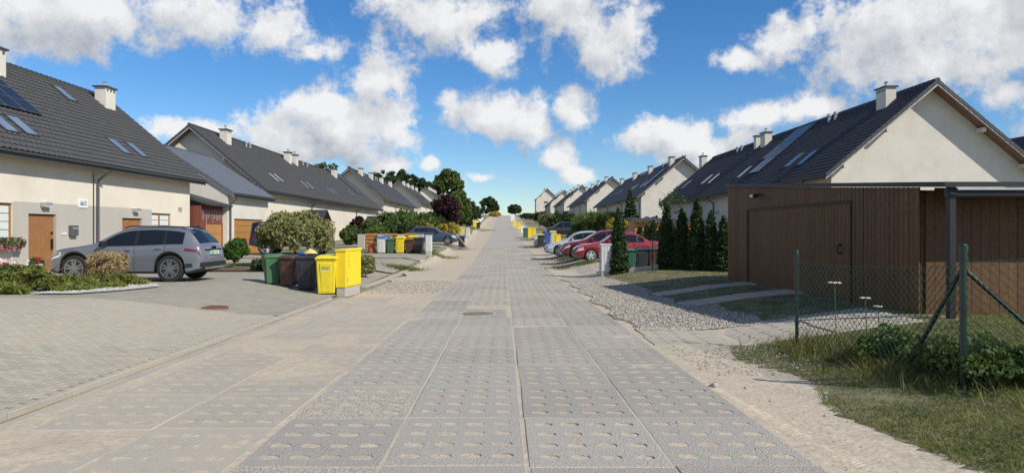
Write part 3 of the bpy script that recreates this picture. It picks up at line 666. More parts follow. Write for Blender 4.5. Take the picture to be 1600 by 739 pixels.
# left, nearest house
f0 = .02
H0 = dict(loc=(LX, 8.0, f0))
def fp(H, px, py): return facade_px(H, px, py)
def rect(H, pa, pb, pt, pbm):
    (ya, zt), (yb, _) = fp(H, pa, pt), fp(H, pb, pt); zb = fp(H, (pa+pb)/2, pbm)[1]; return ya, yb, zt, zb
dA = (*[fp(H0, q, 340)[0] for q in (44.5, 88)], 0.0, 2.2); dB = (*[fp(H0, q, 340)[0] for q in (191, 222)], 0.0, 2.15)
wA = (fp(H0, -50, 340)[0], fp(H0, 20, 340)[0], .95, 2.55); wB = (fp(H0, 237, 340)[0], fp(H0, 267, 340)[0], .95, 2.45)
L1 = house('nearest house on the left, cream walls, charcoal tiled roof, two wooden front doors', LX, 8.0, 31.6, f0, -1, True, ops=(dA, dB, wA, wB), zsplit=(2.62, fp(H0, 24, 340)[0], fp(H0, 237, 340)[0]))
door(L1, *dA); door(L1, *dB); window(L1, *wA, .5); window(L1, *wB, .45)
for (px, py) in ((185.5, 231), (213.5, 236.6), (101, 149), (34, 199.6), (2, 194)):
    t, y = roof_px(L1, px, py); roof_window(L1, t-.55, y)
t, y = roof_px(L1, 65, 184)
for i in range(3):
    for j in range(2): solar(L1, t+1.75*j, y-1.07*(i+1))
chimney(L1, 30.6, w_=.6, l_=.95); chimney(L1, 22.0, w_=.6, l_=.95)
yd, _ = fp(L1, 150, 300); downpipe(L1, yd)
MB().tube([(.05, yd-.25, 4.0), (.05, yd-.25, 0)], .018, 5).build('cable', 'black', L1['root'])
facade_text(L1, '6b/2', 129, 318, .26, 'blue_text', (.62, .36)); facade_text(L1, '10E', 281, 328, .34)
def lamp(H, px, py):
    y, z = fp(H, px, py); s = H['s']; x1, x2 = sorted((-s*.002, -s*.22)); l = MB().box(x1, x2, y-.22, y+.22, z-.07, z+.07).build('wall_lamp', 'galv', H['root'], bevel=.02)
    MB().box(x1+.01, x2-.01, y-.20, y+.20, z-.10, z-.072).build('lamp_glass', 'white', l)
lamp(L1, 68, 319); lamp(L1, 210, 328)
y, z = fp(L1, 112, 360); mb = MB().box(.002, .16, y-.22, y+.22, z-.22, z+.2).build('mailbox', 'metal_pipe', L1['root'], bevel=.015); MB().box(.162, .172, y-.18, y+.18, z+.05, z+.12).build('mail_flap', 'galv', mb)
y, z = fp(L1, 100, 365); MB().box(.002, .03, y-.16, y+.16, z-.05, z+.05).build('bell_plate', 'blind', L1['root'])
# red-brown clapboard garage squeezed between the first and second house
ga = thing('garage', 'small red-brown clapboard garage with golden door and hanging icicle lights', 'garage', (-17.0, 39.85, 0), 0)
W_ = 3.3; cb = MB()
dy0, dy1 = .65, 3.0
for i in range(27):
    z0 = -1+i*.15
    for (a, c) in (((0, dy0), (dy1, W_)) if z0+.08 < 2.05 else ((0, W_),)):
        MB().hexa([(-.05, a, z0), (.03, a, z0), (.03, c, z0), (-.05, c, z0), (-.05, a, z0+.15), (.005, a, z0+.15), (.005, c, z0+.15), (-.05, c, z0+.15)]).build('clapboard', 'clapboard', ga)
MB().box(-5, -.06, 0, W_, -1, 3.0).build('wall', 'clapboard', ga)
gd = bpy.data.objects.new('garage_door', None); COL.objects.link(gd); gd.parent = ga
for i in range(4): MB().box(-.055, -.02, dy0, dy1, -.5+.637*i, -.5+.637*(i+1)-.012).build('panel', 'wood_gold', gd)
rf = MB(); rf.hexa([(.55, -.1, 3.0), (.55, W_+.0, 3.0), (-4, W_+.0, 4.3), (-4, -.1, 4.3), (.55, -.1, 3.12), (.55, W_, 3.12), (-4, W_, 4.42), (-4, -.1, 4.42)]); rf.build('roof', 'roof_dark', ga)
for i in range(14):
    yy_ = .15+i*.23; ln = random.uniform(.25, .75); q = MB()
    for j in range(int(ln/.12)+1): q.box(.06, .075, yy_-.012, yy_+.012, 2.72-.12*j-.05, 2.72-.12*j)
    q.tube([(.066, yy_, 2.8), (.066, yy_, 2.8-ln)], .003, 4); q.build('icicle_light', 'white', ga)
# white garage under the blue-grey tiled roof
hg = dict(loc=(-16.7, 42.95, 0.0))
gda = (fp(hg, 366, 340)[0], fp(hg, 411, 340)[0], -.35, 2.28)
GB = house('white garage with blue-grey tiled roof joining the first two left houses', -16.7, 42.95, 7.4, 0.05, -1, True, 'white_plaster', (gda,), None, 'roof_blue', 3.78, 6.65, 4.0, -.45, 8.0, 'garage_house', .12, None, 'white_plaster')
GB['root']['category'] = 'garage'; door(GB, *gda, m='wood_gold', sectional=6); downpipe(GB, .25)
# second house on the left
h2 = dict(loc=(LX, 51.5, .1)); o2 = [(fp(h2, a, 330)[0], fp(h2, c, 330)[0], .6, 2.4) for a, c in ((432, 441), (519, 524))]; d2 = (fp(h2, 471, 330)[0], fp(h2, 477, 330)[0], 0, 2.2)
L2 = house('second house on the left, long, cream, with dark porch canopies and solar panels', LX, 51.5, 47.5, .1, -1, True, ops=(*o2, d2))
for o in o2: window(L2, *o, .5)
door(L2, *d2)
for (px, py) in ((428, 279), (435, 279.5), (476, 290), (484, 291), (516, 299), (522, 300), (548, 302)):
    t, y = roof_px(L2, px, py); roof_window(L2, t-.55, y)
t, y = roof_px(L2, 566, 305)
for i in range(3):
    for j in range(3): solar(L2, t+1.75*j, y-1.07*(i+1)-1.2*(j == 2))
for px in (341, 441, 452, 515): chimney(L2, LX*1.27*1110/(px-787)-51.5, l_=.95 if px != 452 else .6)
for px in (383, 389, 472, 479): vent(L2, LX*1.26*1110/(px-787)-51.5)
for px in (486, 556): downpipe(L2, fp(L2, px, 300)[0])
facade_text(L2, '5J', 425, 332, .5)
def porch(px, label, d_=1.7, w_=3.4):
    d = LX*1110/(px-787); t = thing('porch_canopy', label, 'canopy', (LX, d, .1), 0, 'porch canopies of the second house')
    for sg in (-1, 1):
        b = MB()
        for i in range(8):
            y0, y1 = sg*w_/2*(1-i/8), sg*w_/2*(1-(i+1)/8); z0, z1 = 2.3+i*.125, 2.3+(i+1)*.125; b.hexa([(0, y0, z0), (d_, y0, z0), (d_, y1, z1), (0, y1, z1), (0, y0, z0+.07), (d_, y0, z0+.07), (d_, y1, z1+.045), (0, y1, z1+.045)])
        b.build('roof_slope', 'roof_dark', t); MB().bar((d_-.15, sg*(w_/2-.3), 0), (d_-.15, sg*(w_/2-.3), 2.42), .13, .13).build('post', 'soffit', t)
        MB().bar((d_-.15, sg*(w_/2-.3), 1.7), (d_-.15, sg*(w_/2-1.0), 2.45), .09, .09).build('brace', 'soffit', t)
    MB().bar((d_-.15, -w_/2+.2, 2.42), (d_-.15, w_/2-.2, 2.42), .12, .14).build('beam', 'soffit', t)
porch(482, 'dark tiled porch canopy above the willow on the second left house'); porch(574, 'dark tiled porch canopy at the far end of the second left house', 2.6, 5)
# the rows further up
ordl = ['third', 'fourth', 'fifth', 'sixth']
for i, (y0, L, fl) in enumerate(((104, 35, 1.65), (151, 28, 3.0), (204, 24, 5.0), (260, 38, 6.3))):
    H = house(f'{ordl[i]} house row up the street on the left, cream with charcoal roof', LX, y0, L, fl, -1, False, ops=[(L*q, L*q+1.1, .7, 2.2) for q in (.12, .38, .62, .86)])
    for q in (.12, .38, .62, .86): window(H, L*q, L*q+1.1, .7, 2.2, .5, blind=False)
    for q in (.1, .34, .62, .9): chimney(H, L*q, pipe=False)
    for q in (.2, .3, .45, .6, .75): roof_window(H, 2.2, L*q)
    for q in (.22, .5, .55): vent(H, L*q)
    downpipe(H, L*.3); downpipe(H, L*.7)
R1 = house('nearest house on the right, pale gable behind the wooden garage', RX, 36.1, 36.6, .02, 1, True, 'white_plaster', [(q, q+1.4, .8, 2.3) for q in (7, 16, 22, 30)], None, 'roof_dark')
for q in (7, 16, 22, 30): window(R1, q, q+1.4, .8, 2.3, .5)
for (px, py) in ((1240, 253), (1261, 249.5), (1163, 271), (1104, 282.5), (1115, 281), (1062, 291), (1072, 290)):
    t, y = roof_px(R1, px, py); roof_window(R1, t-.6, y, .85, 1.4)
t, y = roof_px(R1, 1187, 270)
for j in range(3):
    for i in range(2 + (j > 0)): solar(R1, t+1.75*j, y+1.07*i)
for px in (1393, 1203, 1103): chimney(R1, (RX+4.45)*1110/(px-787)-36.1, l_=1.0)
chimney(R1, (RX+4.45)*1110/(1189-787)-36.1, w_=.4, l_=.5, pipe=False)
for px in (1294, 1304, 1151, 1158): vent(R1, (RX+4.4)*1110/(px-787)-36.1)
for q in (2, 20, 35.5): downpipe(R1, q)
facade_text(R1, '14 a/1', 1121, 332, .42)
for i, (y0, L, fl) in enumerate(((86, 41, 1.35), (142, 38, 3.1), (196, 38, 4.9), (253, 34, 6.7))):
    H = house(f'{["second", "third", "fourth", "fifth"][i]} house row up the street on the right, white gable, black roof', RX, y0, L, fl, 1, False, 'white_plaster', [(L*q, L*q+1.1, .7, 2.2) for q in (.1, .35, .6, .85)], None, 'roof_dark')
    for q in (.1, .35, .6, .85): window(H, L*q, L*q+1.1, .7, 2.2, .5, blind=False)
    for q in (.05, .36, .65, .95): chimney(H, L*q, pipe=False)
    for q in (.1, .16, .3, .36, .6, .66, .8): roof_window(H, 2.2, L*q, .85, 1.4)
    for q in (.12, .2, .5, .55): vent(H, L*q)
    for q in (.02, .33, .66): downpipe(H, L*q)
    if i == 0:
        for j in range(2): solar(H, 2.0+1.75*j, 2.0); solar(H, 2.0+1.75*j, 3.07)
HB = house('white two-storey house on the crest at the far right', 14.5, 318, 12, 8.2, 1, False, 'white_plaster', [(2, 3.2, 3.5, 5), (6, 7.2, 3.5, 5)], None, 'roof_dark', 7.2, 12, 5.0, -.4, 10, group=None)
window(HB, 2, 3.2, 3.5, 5, .5, blind=False); window(HB, 6, 7.2, 3.5, 5, .5, blind=False); chimney(HB, 3, pipe=False); chimney(HB, 9, pipe=False)
b = MB(); b.box(3.5, 5.2, -.01, .02, 5.6, 6.3); b.build('gable_window', 'glass', HB['root'])
HC = house('house behind the nearest right one, only its dark roof edge showing', 37.0, 54, 20, 0, 1, False, 'white_plaster', (), None, 'roof_dark', group=None)

# ------------------------------------------------------------------ wooden garage with its carport, right
wg_ = thing('wooden_garage', 'dark brown vertical-plank garage standing right of the road behind the fence', 'garage', (6.8, 11.6, .1), 0)
GL = 9.9; topz = lambda y: 2.2+.6*y/GL
b = MB(); b.hexa([(.03, 0.03, -.2), (5, 0.03, -.2), (5, GL-.03, -.2), (.03, GL-.03, -.2), (.03, 0.03, 2.12), (5, 0.03, 2.12), (5, GL-.03, 2.72), (.03, GL-.03, 2.72)]); b.build('wall', 'wood_garage', wg_)
pm = MB().box(-.012, .012, -.068, .068, 0, 1).mesh('plank', 'wood_garage')
DY0, DY1 = 2.3, 8.15; nP = 66
for i in range(nP):
    y = GL*(i+.5)/nP; zt = topz(y); isd = DY0 < y < DY1
    if isd:
        z1 = 2.06; o = add('plank', pm, wg_); o.location = (.012, y, -.02); o.scale = (1, 1, z1); o2_ = add('plank', pm, wg_); o2_.location = (-.004, y, z1+.03); o2_.scale = (1, 1, zt-z1-.03)
    else: o = add('plank', pm, wg_); o.location = (random.uniform(-.006, .0), y, -.1); o.scale = (1, 1, zt+.1)
pm2 = MB().box(-.068, .068, -.012, .012, 0, 1).mesh('plank', 'wood_garage')
for i in range(32):
    x = .09+.15*(i+.5); o = add('plank', pm2, wg_); o.location = (x, .012-random.uniform(0, .008), 0 if i > 0 else -.05); o.scale = (1.06, 1, 2.195)
b = MB(); b.bar((-.02, DY0, 2.06), (-.02, DY1, 2.06), .03, .03); b.bar((-.02, DY0-.03, 0), (-.02, DY0-.03, 2.08), .03, .03); b.bar((-.02, DY1+.03, 0), (-.02, DY1+.03, 2.08), .03, .03); b.build('door_frame', 'black', wg_)
b = MB(); b.tube([(-.06, 2.75, 1.05), (-.06, 2.75, 1.2)], .02, 6); b.box(-.05, .0, 2.72, 2.78, 1.02, 1.06); b.box(-.05, 0, 2.72, 2.78, 1.19, 1.23); b.build('door_handle', 'black', wg_)
b = MB(); b.hexa([(-.08, -.78, 2.16), (5.2, -.78, 2.16), (5.2, GL+.08, 2.82), (-.08, GL+.08, 2.82), (-.08, -.78, 2.24), (5.2, -.78, 2.24), (5.2, GL+.08, 2.90), (-.08, GL+.08, 2.90)]); b.build('roof', 'black', wg_)
MB().bar((.1, -.8, 2.13), (5.2, -.8, 2.13), .03, .03).build('gutter_strip', 'galv', wg_)
for x in (.08, 3.0): MB().box(x-.05, x+.05, -.72, -.62, -.15, 2.17).build('post', 'black', wg_, bevel=.006)
MB().bar((0, -.67, 2.08), (5.2, -.67, 2.08), .08, .14).build('beam', 'black', wg_)
b = MB(); b.bar((-.03, 7.2, 2.45), (-.16, 7.2, 2.43), .04, .04); b.box(-.24, -.10, 7.08, 7.32, 2.36, 2.46); fl_ = b.build('floodlight', 'black', wg_, bevel=.008); MB().box(-.255, -.242, 7.1, 7.3, 2.375, 2.445).build('lens', 'white', fl_)
b = MB(); b.box(-.12, .0, 0, GL+.3, -.25, .0); b.build('plinth', 'concrete', wg_, bevel=.01)

# ------------------------------------------------------------------ chain link fence, right
def fence_post(x, y, h, r=.024, name='fence_post', label=None):
    z = g(x, y); t = thing(name, label, 'fence post', (x, y, z), 0, 'green corner posts of the mesh fence')
    MB().tube([(0, 0, -.3), (0, 0, h)], r, 10).build('pole', 'fence_green', t, 40); MB().lathe([(r*1.25, h-.05), (r*1.25, h+.012), (r*.8, h+.03), (0, h+.03)], 10).build('cap', 'fence_green', t, 30)
    b = MB()
    for q in (.35, .8, h-.12): b.lathe([(r*1.1, q), (r*1.35, q), (r*1.35, q+.02), (r*1.1, q+.02)], 10)
    b.build('clamp', 'fence_green', t); return t
pA = (X(1245, 10.1), 10.1); pB = (X(1505, 7.0), 7.0); pC = (9.2, 6.3)
tA = fence_post(*pA, 1.36, .024, label='thin green fence post at the drive end of the mesh fence')
tB = fence_post(*pB, 1.42, .033, label='thick green corner fence post with two slanting braces')
for i, (q, lab) in enumerate(((pA, ''), (pC, ''))):
    dv = (Vector((*q, 0))-Vector((*pB, 0))).normalized(); e = dv*(.92 if i == 0 else 1.15)
    MB().tube([Vector((0, 0, 1.18))+dv*.03, Vector((e.x, e.y, g(pB[0]+e.x, pB[1]+e.y)-tB.location.z-.05))], .022, 8).build('brace', 'fence_green', tB, 40)
def mesh_panel(p, q, h, name, label, cell=.048, sag=.05):
    z0, z1 = g(*p), g(*q); L = math.hypot(q[0]-p[0], q[1]-p[1]); t = thing(name, label, 'fence', (p[0], p[1], z0), math.atan2(q[1]-p[1], q[0]-p[0]), 'green wire mesh fence')
    b = MB(); n = int(L/cell); rows = int(h/cell); sl_ = (z1-z0)/L
    ph = [random.uniform(0, 6) for _ in range(4)]
    for i in range(n):
        pts = []
        for j in range(rows+1):
            x = cell*(i+.5)+(cell*.5 if (j+i) % 2 else -cell*.5)*1.0; u = j/rows
            top = h-sag*math.sin(math.pi*x/L)-.02*math.sin(x*3+ph[0]); warp = .03*math.sin(x*2.1+u*3+ph[1])
            pts.append((min(max(x+.02*math.sin(u*5+x*2), 0), L), warp+(.004 if (i+j) % 2 else -.004), sl_*x+.03+u*(top-.03)))
        b.tube(pts, .0036, 3, 0, False)
    b.build('wire_mesh', 'wire_green', t)
    for hh in (.06, h*.5, h-.02): MB().tube([(x, .012, sl_*x+hh-(sag*.6*math.sin(math.pi*x/L) if hh > .1 else 0)) for x in np.linspace(0, L, 12)], .0022, 4, 0, False).build('line_wire', 'wire_green', t)
    return t
mesh_panel(pB, pA, 1.24, 'mesh_fence', 'green wire mesh stretched between the thin post and the corner post')
mesh_panel(pB, pC, 1.30, 'mesh_fence', 'green wire mesh running right from the corner post out of view')
# second low fence: concrete plinth boards, thin posts and mesh in front of the thujas
fy = lambda x: 28.6-.28*(x-4.9)
pl = thing('plinth_fence', 'low mesh fence on pale concrete boards in front of the thuja row', 'fence', (4.9, 28.6, 0), 0)
for i in range(4):
    x0, x1 = 4.95+1.0*i, 4.95+1.0*(i+1)-.03; a = (x0-4.9, fy(x0)-28.6, g(x0, fy(x0))+.09); c = (x1-4.9, fy(x1)-28.6, g(x1, fy(x1))+.09); MB().bar(a, c, .06, .22).build('plinth_board', 'concrete', pl, bevel=.01)
for i in range(5):
    x = 4.93+1.0*i; MB().tube([(x-4.9, fy(x)-28.6, g(x, fy(x))-.1), (x-4.9, fy(x)-28.6, g(x, fy(x))+1.45)], .019, 6).build('post', 'fence_green', pl)
b = MB(); Lx = 4.0
for i in range(56):
    for dr_ in (-1, 1):
        x0 = 4.95+i*.0714; x1 = min(max(x0+dr_*1.2, 4.95), 8.95); zz = abs(x1-x0)
        if zz > .1: b.bar((x0-4.9, fy(x0)-28.6, g(x0, fy(x0))+.2), (x1-4.9, fy(x1)-28.6, g(x1, fy(x1))+.2+zz), .003, .003)
for hh in (.8, 1.4): b.bar((.05, 0, g(5, 28.6)+hh), (4.05, fy(8.95)-28.6, g(8.95, fy(8.95))+hh), .006, .006)
b.build('wire_mesh', 'wire_green', pl)

# ------------------------------------------------------------------ cars
PROF = dict(
 suv=dict(L=4.59, W=1.87, top=[(0,.60),(.05,.78),(.22,.93),(1.1,1.07),(1.3,1.11),(2.15,1.53),(2.5,1.60),(3.1,1.625),(3.7,1.59),(4.06,1.52),(4.44,1.12),(4.5,1.05),(4.56,.9),(4.59,.62)],
   belt=[(0,.58),(.2,.84),(1.2,1.02),(2.5,1.05),(4.0,1.10),(4.4,1.06),(4.52,.92),(4.59,.6)], wid=[(0,.60),(.12,.78),(.45,.89),(1,.92),(4.0,.93),(4.35,.89),(4.52,.82),(4.59,.72)], sill=.25, wh=(.88,3.64), r=.395, ws=(1.3,2.15), rw=(4.06,4.44), sg=(1.62,4.0), pil=(2.62,3.45), glassdrop=.10),
 sedan=dict(L=4.55, W=1.76, top=[(0,.52),(.06,.66),(.3,.78),(1.2,.93),(1.35,.96),(2.05,1.36),(2.5,1.42),(3.0,1.41),(3.3,1.35),(3.85,1.03),(4.0,1.01),(4.45,.97),(4.52,.8),(4.55,.55)],
   belt=[(0,.50),(.2,.70),(1.3,.90),(3.8,.96),(4.4,.93),(4.55,.53)], wid=[(0,.58),(.15,.75),(.5,.85),(4.0,.87),(4.4,.82),(4.55,.66)], sill=.22, wh=(.85,3.5), r=.315, ws=(1.33,2.08), rw=(3.32,3.86), sg=(1.6,3.55), pil=(2.45,3.2), glassdrop=.08),
 hatch=dict(L=4.25, W=1.78, top=[(0,.54),(.06,.68),(.3,.82),(1.05,.98),(1.2,1.01),(2.0,1.42),(2.5,1.48),(3.2,1.45),(3.6,1.36),(4.1,1.0),(4.2,.85),(4.25,.55)],
   belt=[(0,.52),(.2,.74),(1.2,.94),(3.6,1.02),(4.05,.97),(4.25,.53)], wid=[(0,.58),(.15,.76),(.5,.86),(3.7,.88),(4.1,.82),(4.25,.68)], sill=.23, wh=(.82,3.42), r=.32, ws=(1.18,2.0), rw=(3.62,4.08), sg=(1.5,3.55), pil=(2.4,3.15), glassdrop=.09),
 van=dict(L=4.7, W=1.82, top=[(0,.6),(.06,.75),(.3,.92),(.95,1.08),(1.1,1.12),(1.95,1.62),(2.4,1.72),(3.6,1.72),(4.2,1.66),(4.5,1.2),(4.65,1.0),(4.7,.6)],
   belt=[(0,.58),(.2,.82),(1.2,1.03),(4.2,1.1),(4.5,1.05),(4.7,.58)], wid=[(0,.62),(.15,.8),(.5,.88),(4.3,.9),(4.6,.84),(4.7,.75)], sill=.25, wh=(.85,3.75), r=.33, ws=(1.1,1.98), rw=(4.22,4.5), sg=(1.4,4.15), pil=(2.4,3.4), glassdrop=.09),
 offroad=dict(L=4.4, W=1.85, top=[(0,.75),(.05,1.05),(.3,1.14),(1.3,1.18),(1.4,1.2),(1.75,1.78),(2.1,1.84),(3.9,1.84),(4.3,1.80),(4.36,1.15),(4.39,.9),(4.4,.6)],
   belt=[(0,.73),(.2,1.06),(1.3,1.14),(4.3,1.14),(4.4,.58)], wid=[(0,.78),(.1,.84),(.5,.88),(4.2,.9),(4.35,.88),(4.4,.84)], sill=.45, wh=(.75,3.45), r=.44, ws=(1.4,1.76), rw=(4.3,4.35), sg=(1.65,4.2), pil=(2.55,3.4), glassdrop=.09))
def wheel(parent, x, y, r, w_, side, rimm):
    t = MB(); t.lathe([(r*.70, -w_/2), (r*.93, -w_/2), (r, -w_*.3), (r, w_*.3), (r*.93, w_/2), (r*.70, w_/2)], 28, (x, y, r), 'y')
    tv = t.build('wheel', 'rubber', parent, 40)
    b = MB(); yo = y+side*w_*.30; b.lathe([(r*.70, -side*w_*.3), (r*.70, side*w_*.16), (r*.62, side*w_*.18), (r*.60, 0), (0, 0)], 28, (x, yo, r), 'y', 1)
    for k in range(5):
        a = 6.283*k/5+.3; ca, sa = math.cos(a), math.sin(a); px_, pz_ = -sa, ca
        for q in (-1, 1):
            w0, w1 = r*.07, r*.05; of = q*r*.06
            P = [(x+ca*r*.12+px_*(of-w0), yo+side*.0, r+sa*r*.12+pz_*(of-w0)), (x+ca*r*.12+px_*(of+w0), yo, r+sa*r*.12+pz_*(of+w0)), (x+ca*r*.65+px_*(of*2+w1), yo, r+sa*r*.65+pz_*(of*2+w1)), (x+ca*r*.65+px_*(of*2-w1), yo, r+sa*r*.65+pz_*(of*2-w1))]
            b.hexa(P+[(p[0], p[1]+side*.045, p[2]) for p in P])
    b.lathe([(r*.68, side*.03), (r*.70, side*.06), (r*.64, side*.06), (r*.63, side*.02)], 28, (x, yo, r), 'y'); b.lathe([(r*.16, side*.0), (r*.16, side*.055), (0, side*.055)], 12, (x, yo, r), 'y')
    b.build('rim', [rimm, 'underbody'], tv, 40)
def car(kind, paint, label, loc, rz, rimm='rim', plate=None, scale=1.0, rails=False, group='cars parked in the drives', trim=True, name='parked_car'):
    P = PROF[kind]; L = P['L']; t = thing(name, label, 'car', loc, rz, group); t.scale = (scale,)*3
    br = {0, L, *P['ws'], *P['rw'], *P['sg']}
    for p in P['pil']: br |= {p-.045, p+.045}
    for wx in P['wh']: br |= {wx-P['r']*1.16, wx+P['r']*1.16, wx}
    S = [s for s in np.linspace(0, L, 78)]; S = [s for s in S if all(abs(s-q) > .022 for q in br)]; S = np.array(sorted(S+list(br)))
    T = lambda pts, x: pchip([p[0] for p in pts], [p[1] for p in pts], x)
    zt = T(P['top'], S); zb = np.minimum(T(P['belt'], S), zt-.012); wd = T(P['wid'], S); rings = []; ra = P['r']*1.14
    for i, x in enumerate(S):
        zu = P['sill']+.10*max(0, 1-x/.35)+.12*max(0, 1-(L-x)/.4); arch = zu
        for wx in P['wh']:
            if abs(x-wx) < ra: arch = max(arch, P['r']+math.sqrt(ra*ra-(x-wx)**2)-.01)
        W_ = wd[i]; h = max(zt[i]-zb[i], .004); wr = W_*.93-.02-h*.36; lip = 1.0 if arch <= zu+.01 else 1.012
        zlow = min(arch+.07, zb[i]-.05); zm = max(zlow+.02, .55*zb[i]+.45*arch)
        zm = min(zm, zb[i]-.03)
        r_ = [(0, arch), (W_*.90, arch), (W_*.975*lip, arch+.004), (W_*.99*lip, zlow), (W_*1.0, zm), (W_*.985, zb[i]-min(.10, (zb[i]-zm)*.6)), (W_*.945, zb[i]-.005), (W_*.93, zb[i]+.004), (wr+.012, zb[i]+.004+max(0, h-P['glassdrop'])*.98 if h > .12 else zb[i]+h*.5), (wr*.93, zb[i]+h*.94), (wr*.6, zt[i]+.012), (0, zt[i]+.022)]
        rings.append(r_)
    grp = {}
    def addf(key, pts): grp.setdefault(key, MB()).face(pts)
    cx = lambda s: L/2-s
    for i in range(len(S)-1):
        xm = (S[i]+S[i+1])/2; hm = ((zt[i]-zb[i])+(zt[i+1]-zb[i+1]))/2
        for k in range(11):
            for sg in (-1, 1):
                pts = [(cx(S[i]), sg*rings[i][k][0], rings[i][k][1]), (cx(S[i]), sg*rings[i][k+1][0], rings[i][k+1][1]), (cx(S[i+1]), sg*rings[i+1][k+1][0], rings[i+1][k+1][1]), (cx(S[i+1]), sg*rings[i+1][k][0], rings[i+1][k][1])]
                key = 'body'
                if k < 2: key = 'underbody'
                elif k == 2 and trim: key = 'sill_trim'
                elif k == 7 and P['sg'][0] < xm < P['sg'][1] and hm > .17:
                    ip = [abs(xm-p) < .045 for p in P['pil']]; key = f'pillar|{sg}|{ip.index(True)}' if any(ip) else f'side_window|{sg}|{sum(xm > p for p in P["pil"])}'
                elif k >= 9 and P['ws'][0] < xm < P['ws'][1]: key = 'windshield'
                elif k >= 9 and P['rw'][0] < xm < P['rw'][1]: key = 'rear_window'
                addf(key, pts)
    for i, rv in ((0, False), (len(S)-1, True)):
        for sg in (-1, 1): addf('body', [(cx(S[i]), sg*p[0], p[1]) for p in rings[i]])
    mm = dict(body=paint, underbody='underbody', sill_trim='black', pillar='black', windshield='glass', rear_window='glass')
    def weld(b):
        ix = {}; nv = []; f2 = []
        for f in b.f:
            q = []
            for v in f:
                kx = tuple(round(c, 4) for c in b.v[v])
                if kx not in ix: ix[kx] = len(nv); nv.append(b.v[v])
                if ix[kx] not in q: q.append(ix[kx])
            f2.append(q)
        keep = [i for i, f in enumerate(f2) if len(f) > 2]; b.v = nv; b.f = [tuple(f2[i]) for i in keep]; b.m = [0]*len(keep); return b
    for key, b in grp.items():
        nm = key.split('|')[0]; weld(b).build(nm, mm.get(nm, 'glass'), t, 42)
    for wx in P['wh']:
        for sg in (-1, 1): wheel(t, cx(wx), sg*(P['W']/2-.12), P['r'], .22, sg, rimm)
    ip = lambda x, k: (float(np.interp(x, S, [r[k][0] for r in rings])), float(np.interp(x, S, [r[k][1] for r in rings])))
    seams = MB()
    for sg in (-1, 1):
        for px_ in (P['sg'][0]-.12, P['pil'][0], P['pil'][1]+.05):
            pts = [Vector((cx(px_), sg*(ip(px_, k)[0]+.002), ip(px_, k)[1])) for k in (3, 4, 5, 6)]
            for a, c in zip(pts, pts[1:]): seams.bar(a, c, .008, .006, 0, (0, sg, 0))
        for px_ in (P['pil'][0]-.22, P['pil'][1]-.14):
            w5, z5 = ip(px_, 5); MB().box(cx(px_)-.10, cx(px_)+.10, min(sg*(w5-.01), sg*(w5+.03)), max(sg*(w5-.01), sg*(w5+.03)), z5-.03, z5+.01).build('door_handle', paint, t, bevel=.012)
        mxp = P['sg'][0]+.12; w7, z7 = ip(mxp, 7); y1, y2 = sorted((sg*(w7+.02), sg*(w7+.24))); MB().hexa([(cx(mxp)-.08, y1, z7+.02), (cx(mxp)+.06, y1, z7+.02), (cx(mxp)+.08, y2, z7+.0), (cx(mxp)-.08, y2, z7), (cx(mxp)-.08, y1, z7+.12), (cx(mxp)+.02, y1, z7+.12), (cx(mxp)+.03, y2, z7+.16), (cx(mxp)-.08, y2, z7+.16)]).build('mirror', 'black' if rails else paint, t, bevel=.02)
        # lamps wrapped on the corners
        hl = MB(); tl = MB()
        for (xa, xb, ka, b_, key) in ((.06, .48, 5, hl, 'h'), (L-.52, L-.03, 5, tl, 't')):
            n = 6; u_ = []; l_ = []
            for i in range(n+1):
                xq = xa+(xb-xa)*i/n; w6, z6 = ip(xq, 6); w4, z4 = ip(xq, 4); lo_ = .62 if key == 't' else .58
                u_.append((cx(xq), sg*(w6*1.0+.012), z6-.03)); l_.append((cx(xq), sg*(w4*.997+.010), max(z6-.17, z4)))
            for i in range(n): b_.face([u_[i], u_[i+1], l_[i+1], l_[i]])
            if key == 'h': b_.face([u_[0], l_[0], (cx(xa)+.03, sg*l_[0][1]*sg*.62, l_[0][2]), (cx(xa)+.03, u_[0][1]*.62, u_[0][2])])
            else: b_.face([u_[-1], l_[-1], (cx(xb)-.02, l_[-1][1]*.70, l_[-1][2]), (cx(xb)-.02, u_[-1][1]*.70, u_[-1][2])])
        hl.build('headlight', 'headlight', t); tl.build('taillight', 'taillight', t)
        if rails: MB().tube([(cx(2.2), sg*.62, 1.57), (cx(2.35), sg*.62, 1.63), (cx(3.8), sg*.60, 1.61), (cx(4.0), sg*.6, 1.55)], .018, 6).build('roof_rail', 'black', t)
    seams.build('door_seam', 'black', t)
    b = MB(); b.box(cx(.02), cx(-.012), -.45, .45, .42, .60); b.build('grille', 'black', t, bevel=.02)
    zr = .80 if kind == 'suv' else .70
    b = MB(); b.box(cx(L+.012), cx(L-.05), -.26, .26, zr, zr+.115); pl_ = b.build('licence_plate', 'plate' if plate else 'white', t)
    if plate:
        cu = bpy.data.curves.new('plate', 'FONT'); cu.body = plate; cu.size = .11; cu.align_x = 'CENTER'; cu.align_y = 'CENTER'; cu.extrude = .001; cu.materials.append(MATS['plate_text'])
        o = bpy.data.objects.new('plate_text', cu); COL.objects.link(o); o.parent = pl_; o.location = (cx(L+.014), .02, zr+.056); o.rotation_euler = (R(90), 0, R(-90)); to_mesh(o)
        MB().box(cx(L+.0135), cx(L+.011), .22, .26, zr, zr+.115).build('blue_strip', 'bin_blue', pl_)
        b = MB(); b.box(cx(L+.008), cx(L-.12), -.62, .62, .86+.08, .86+.10); b.build('tailgate_trim', 'black', t)
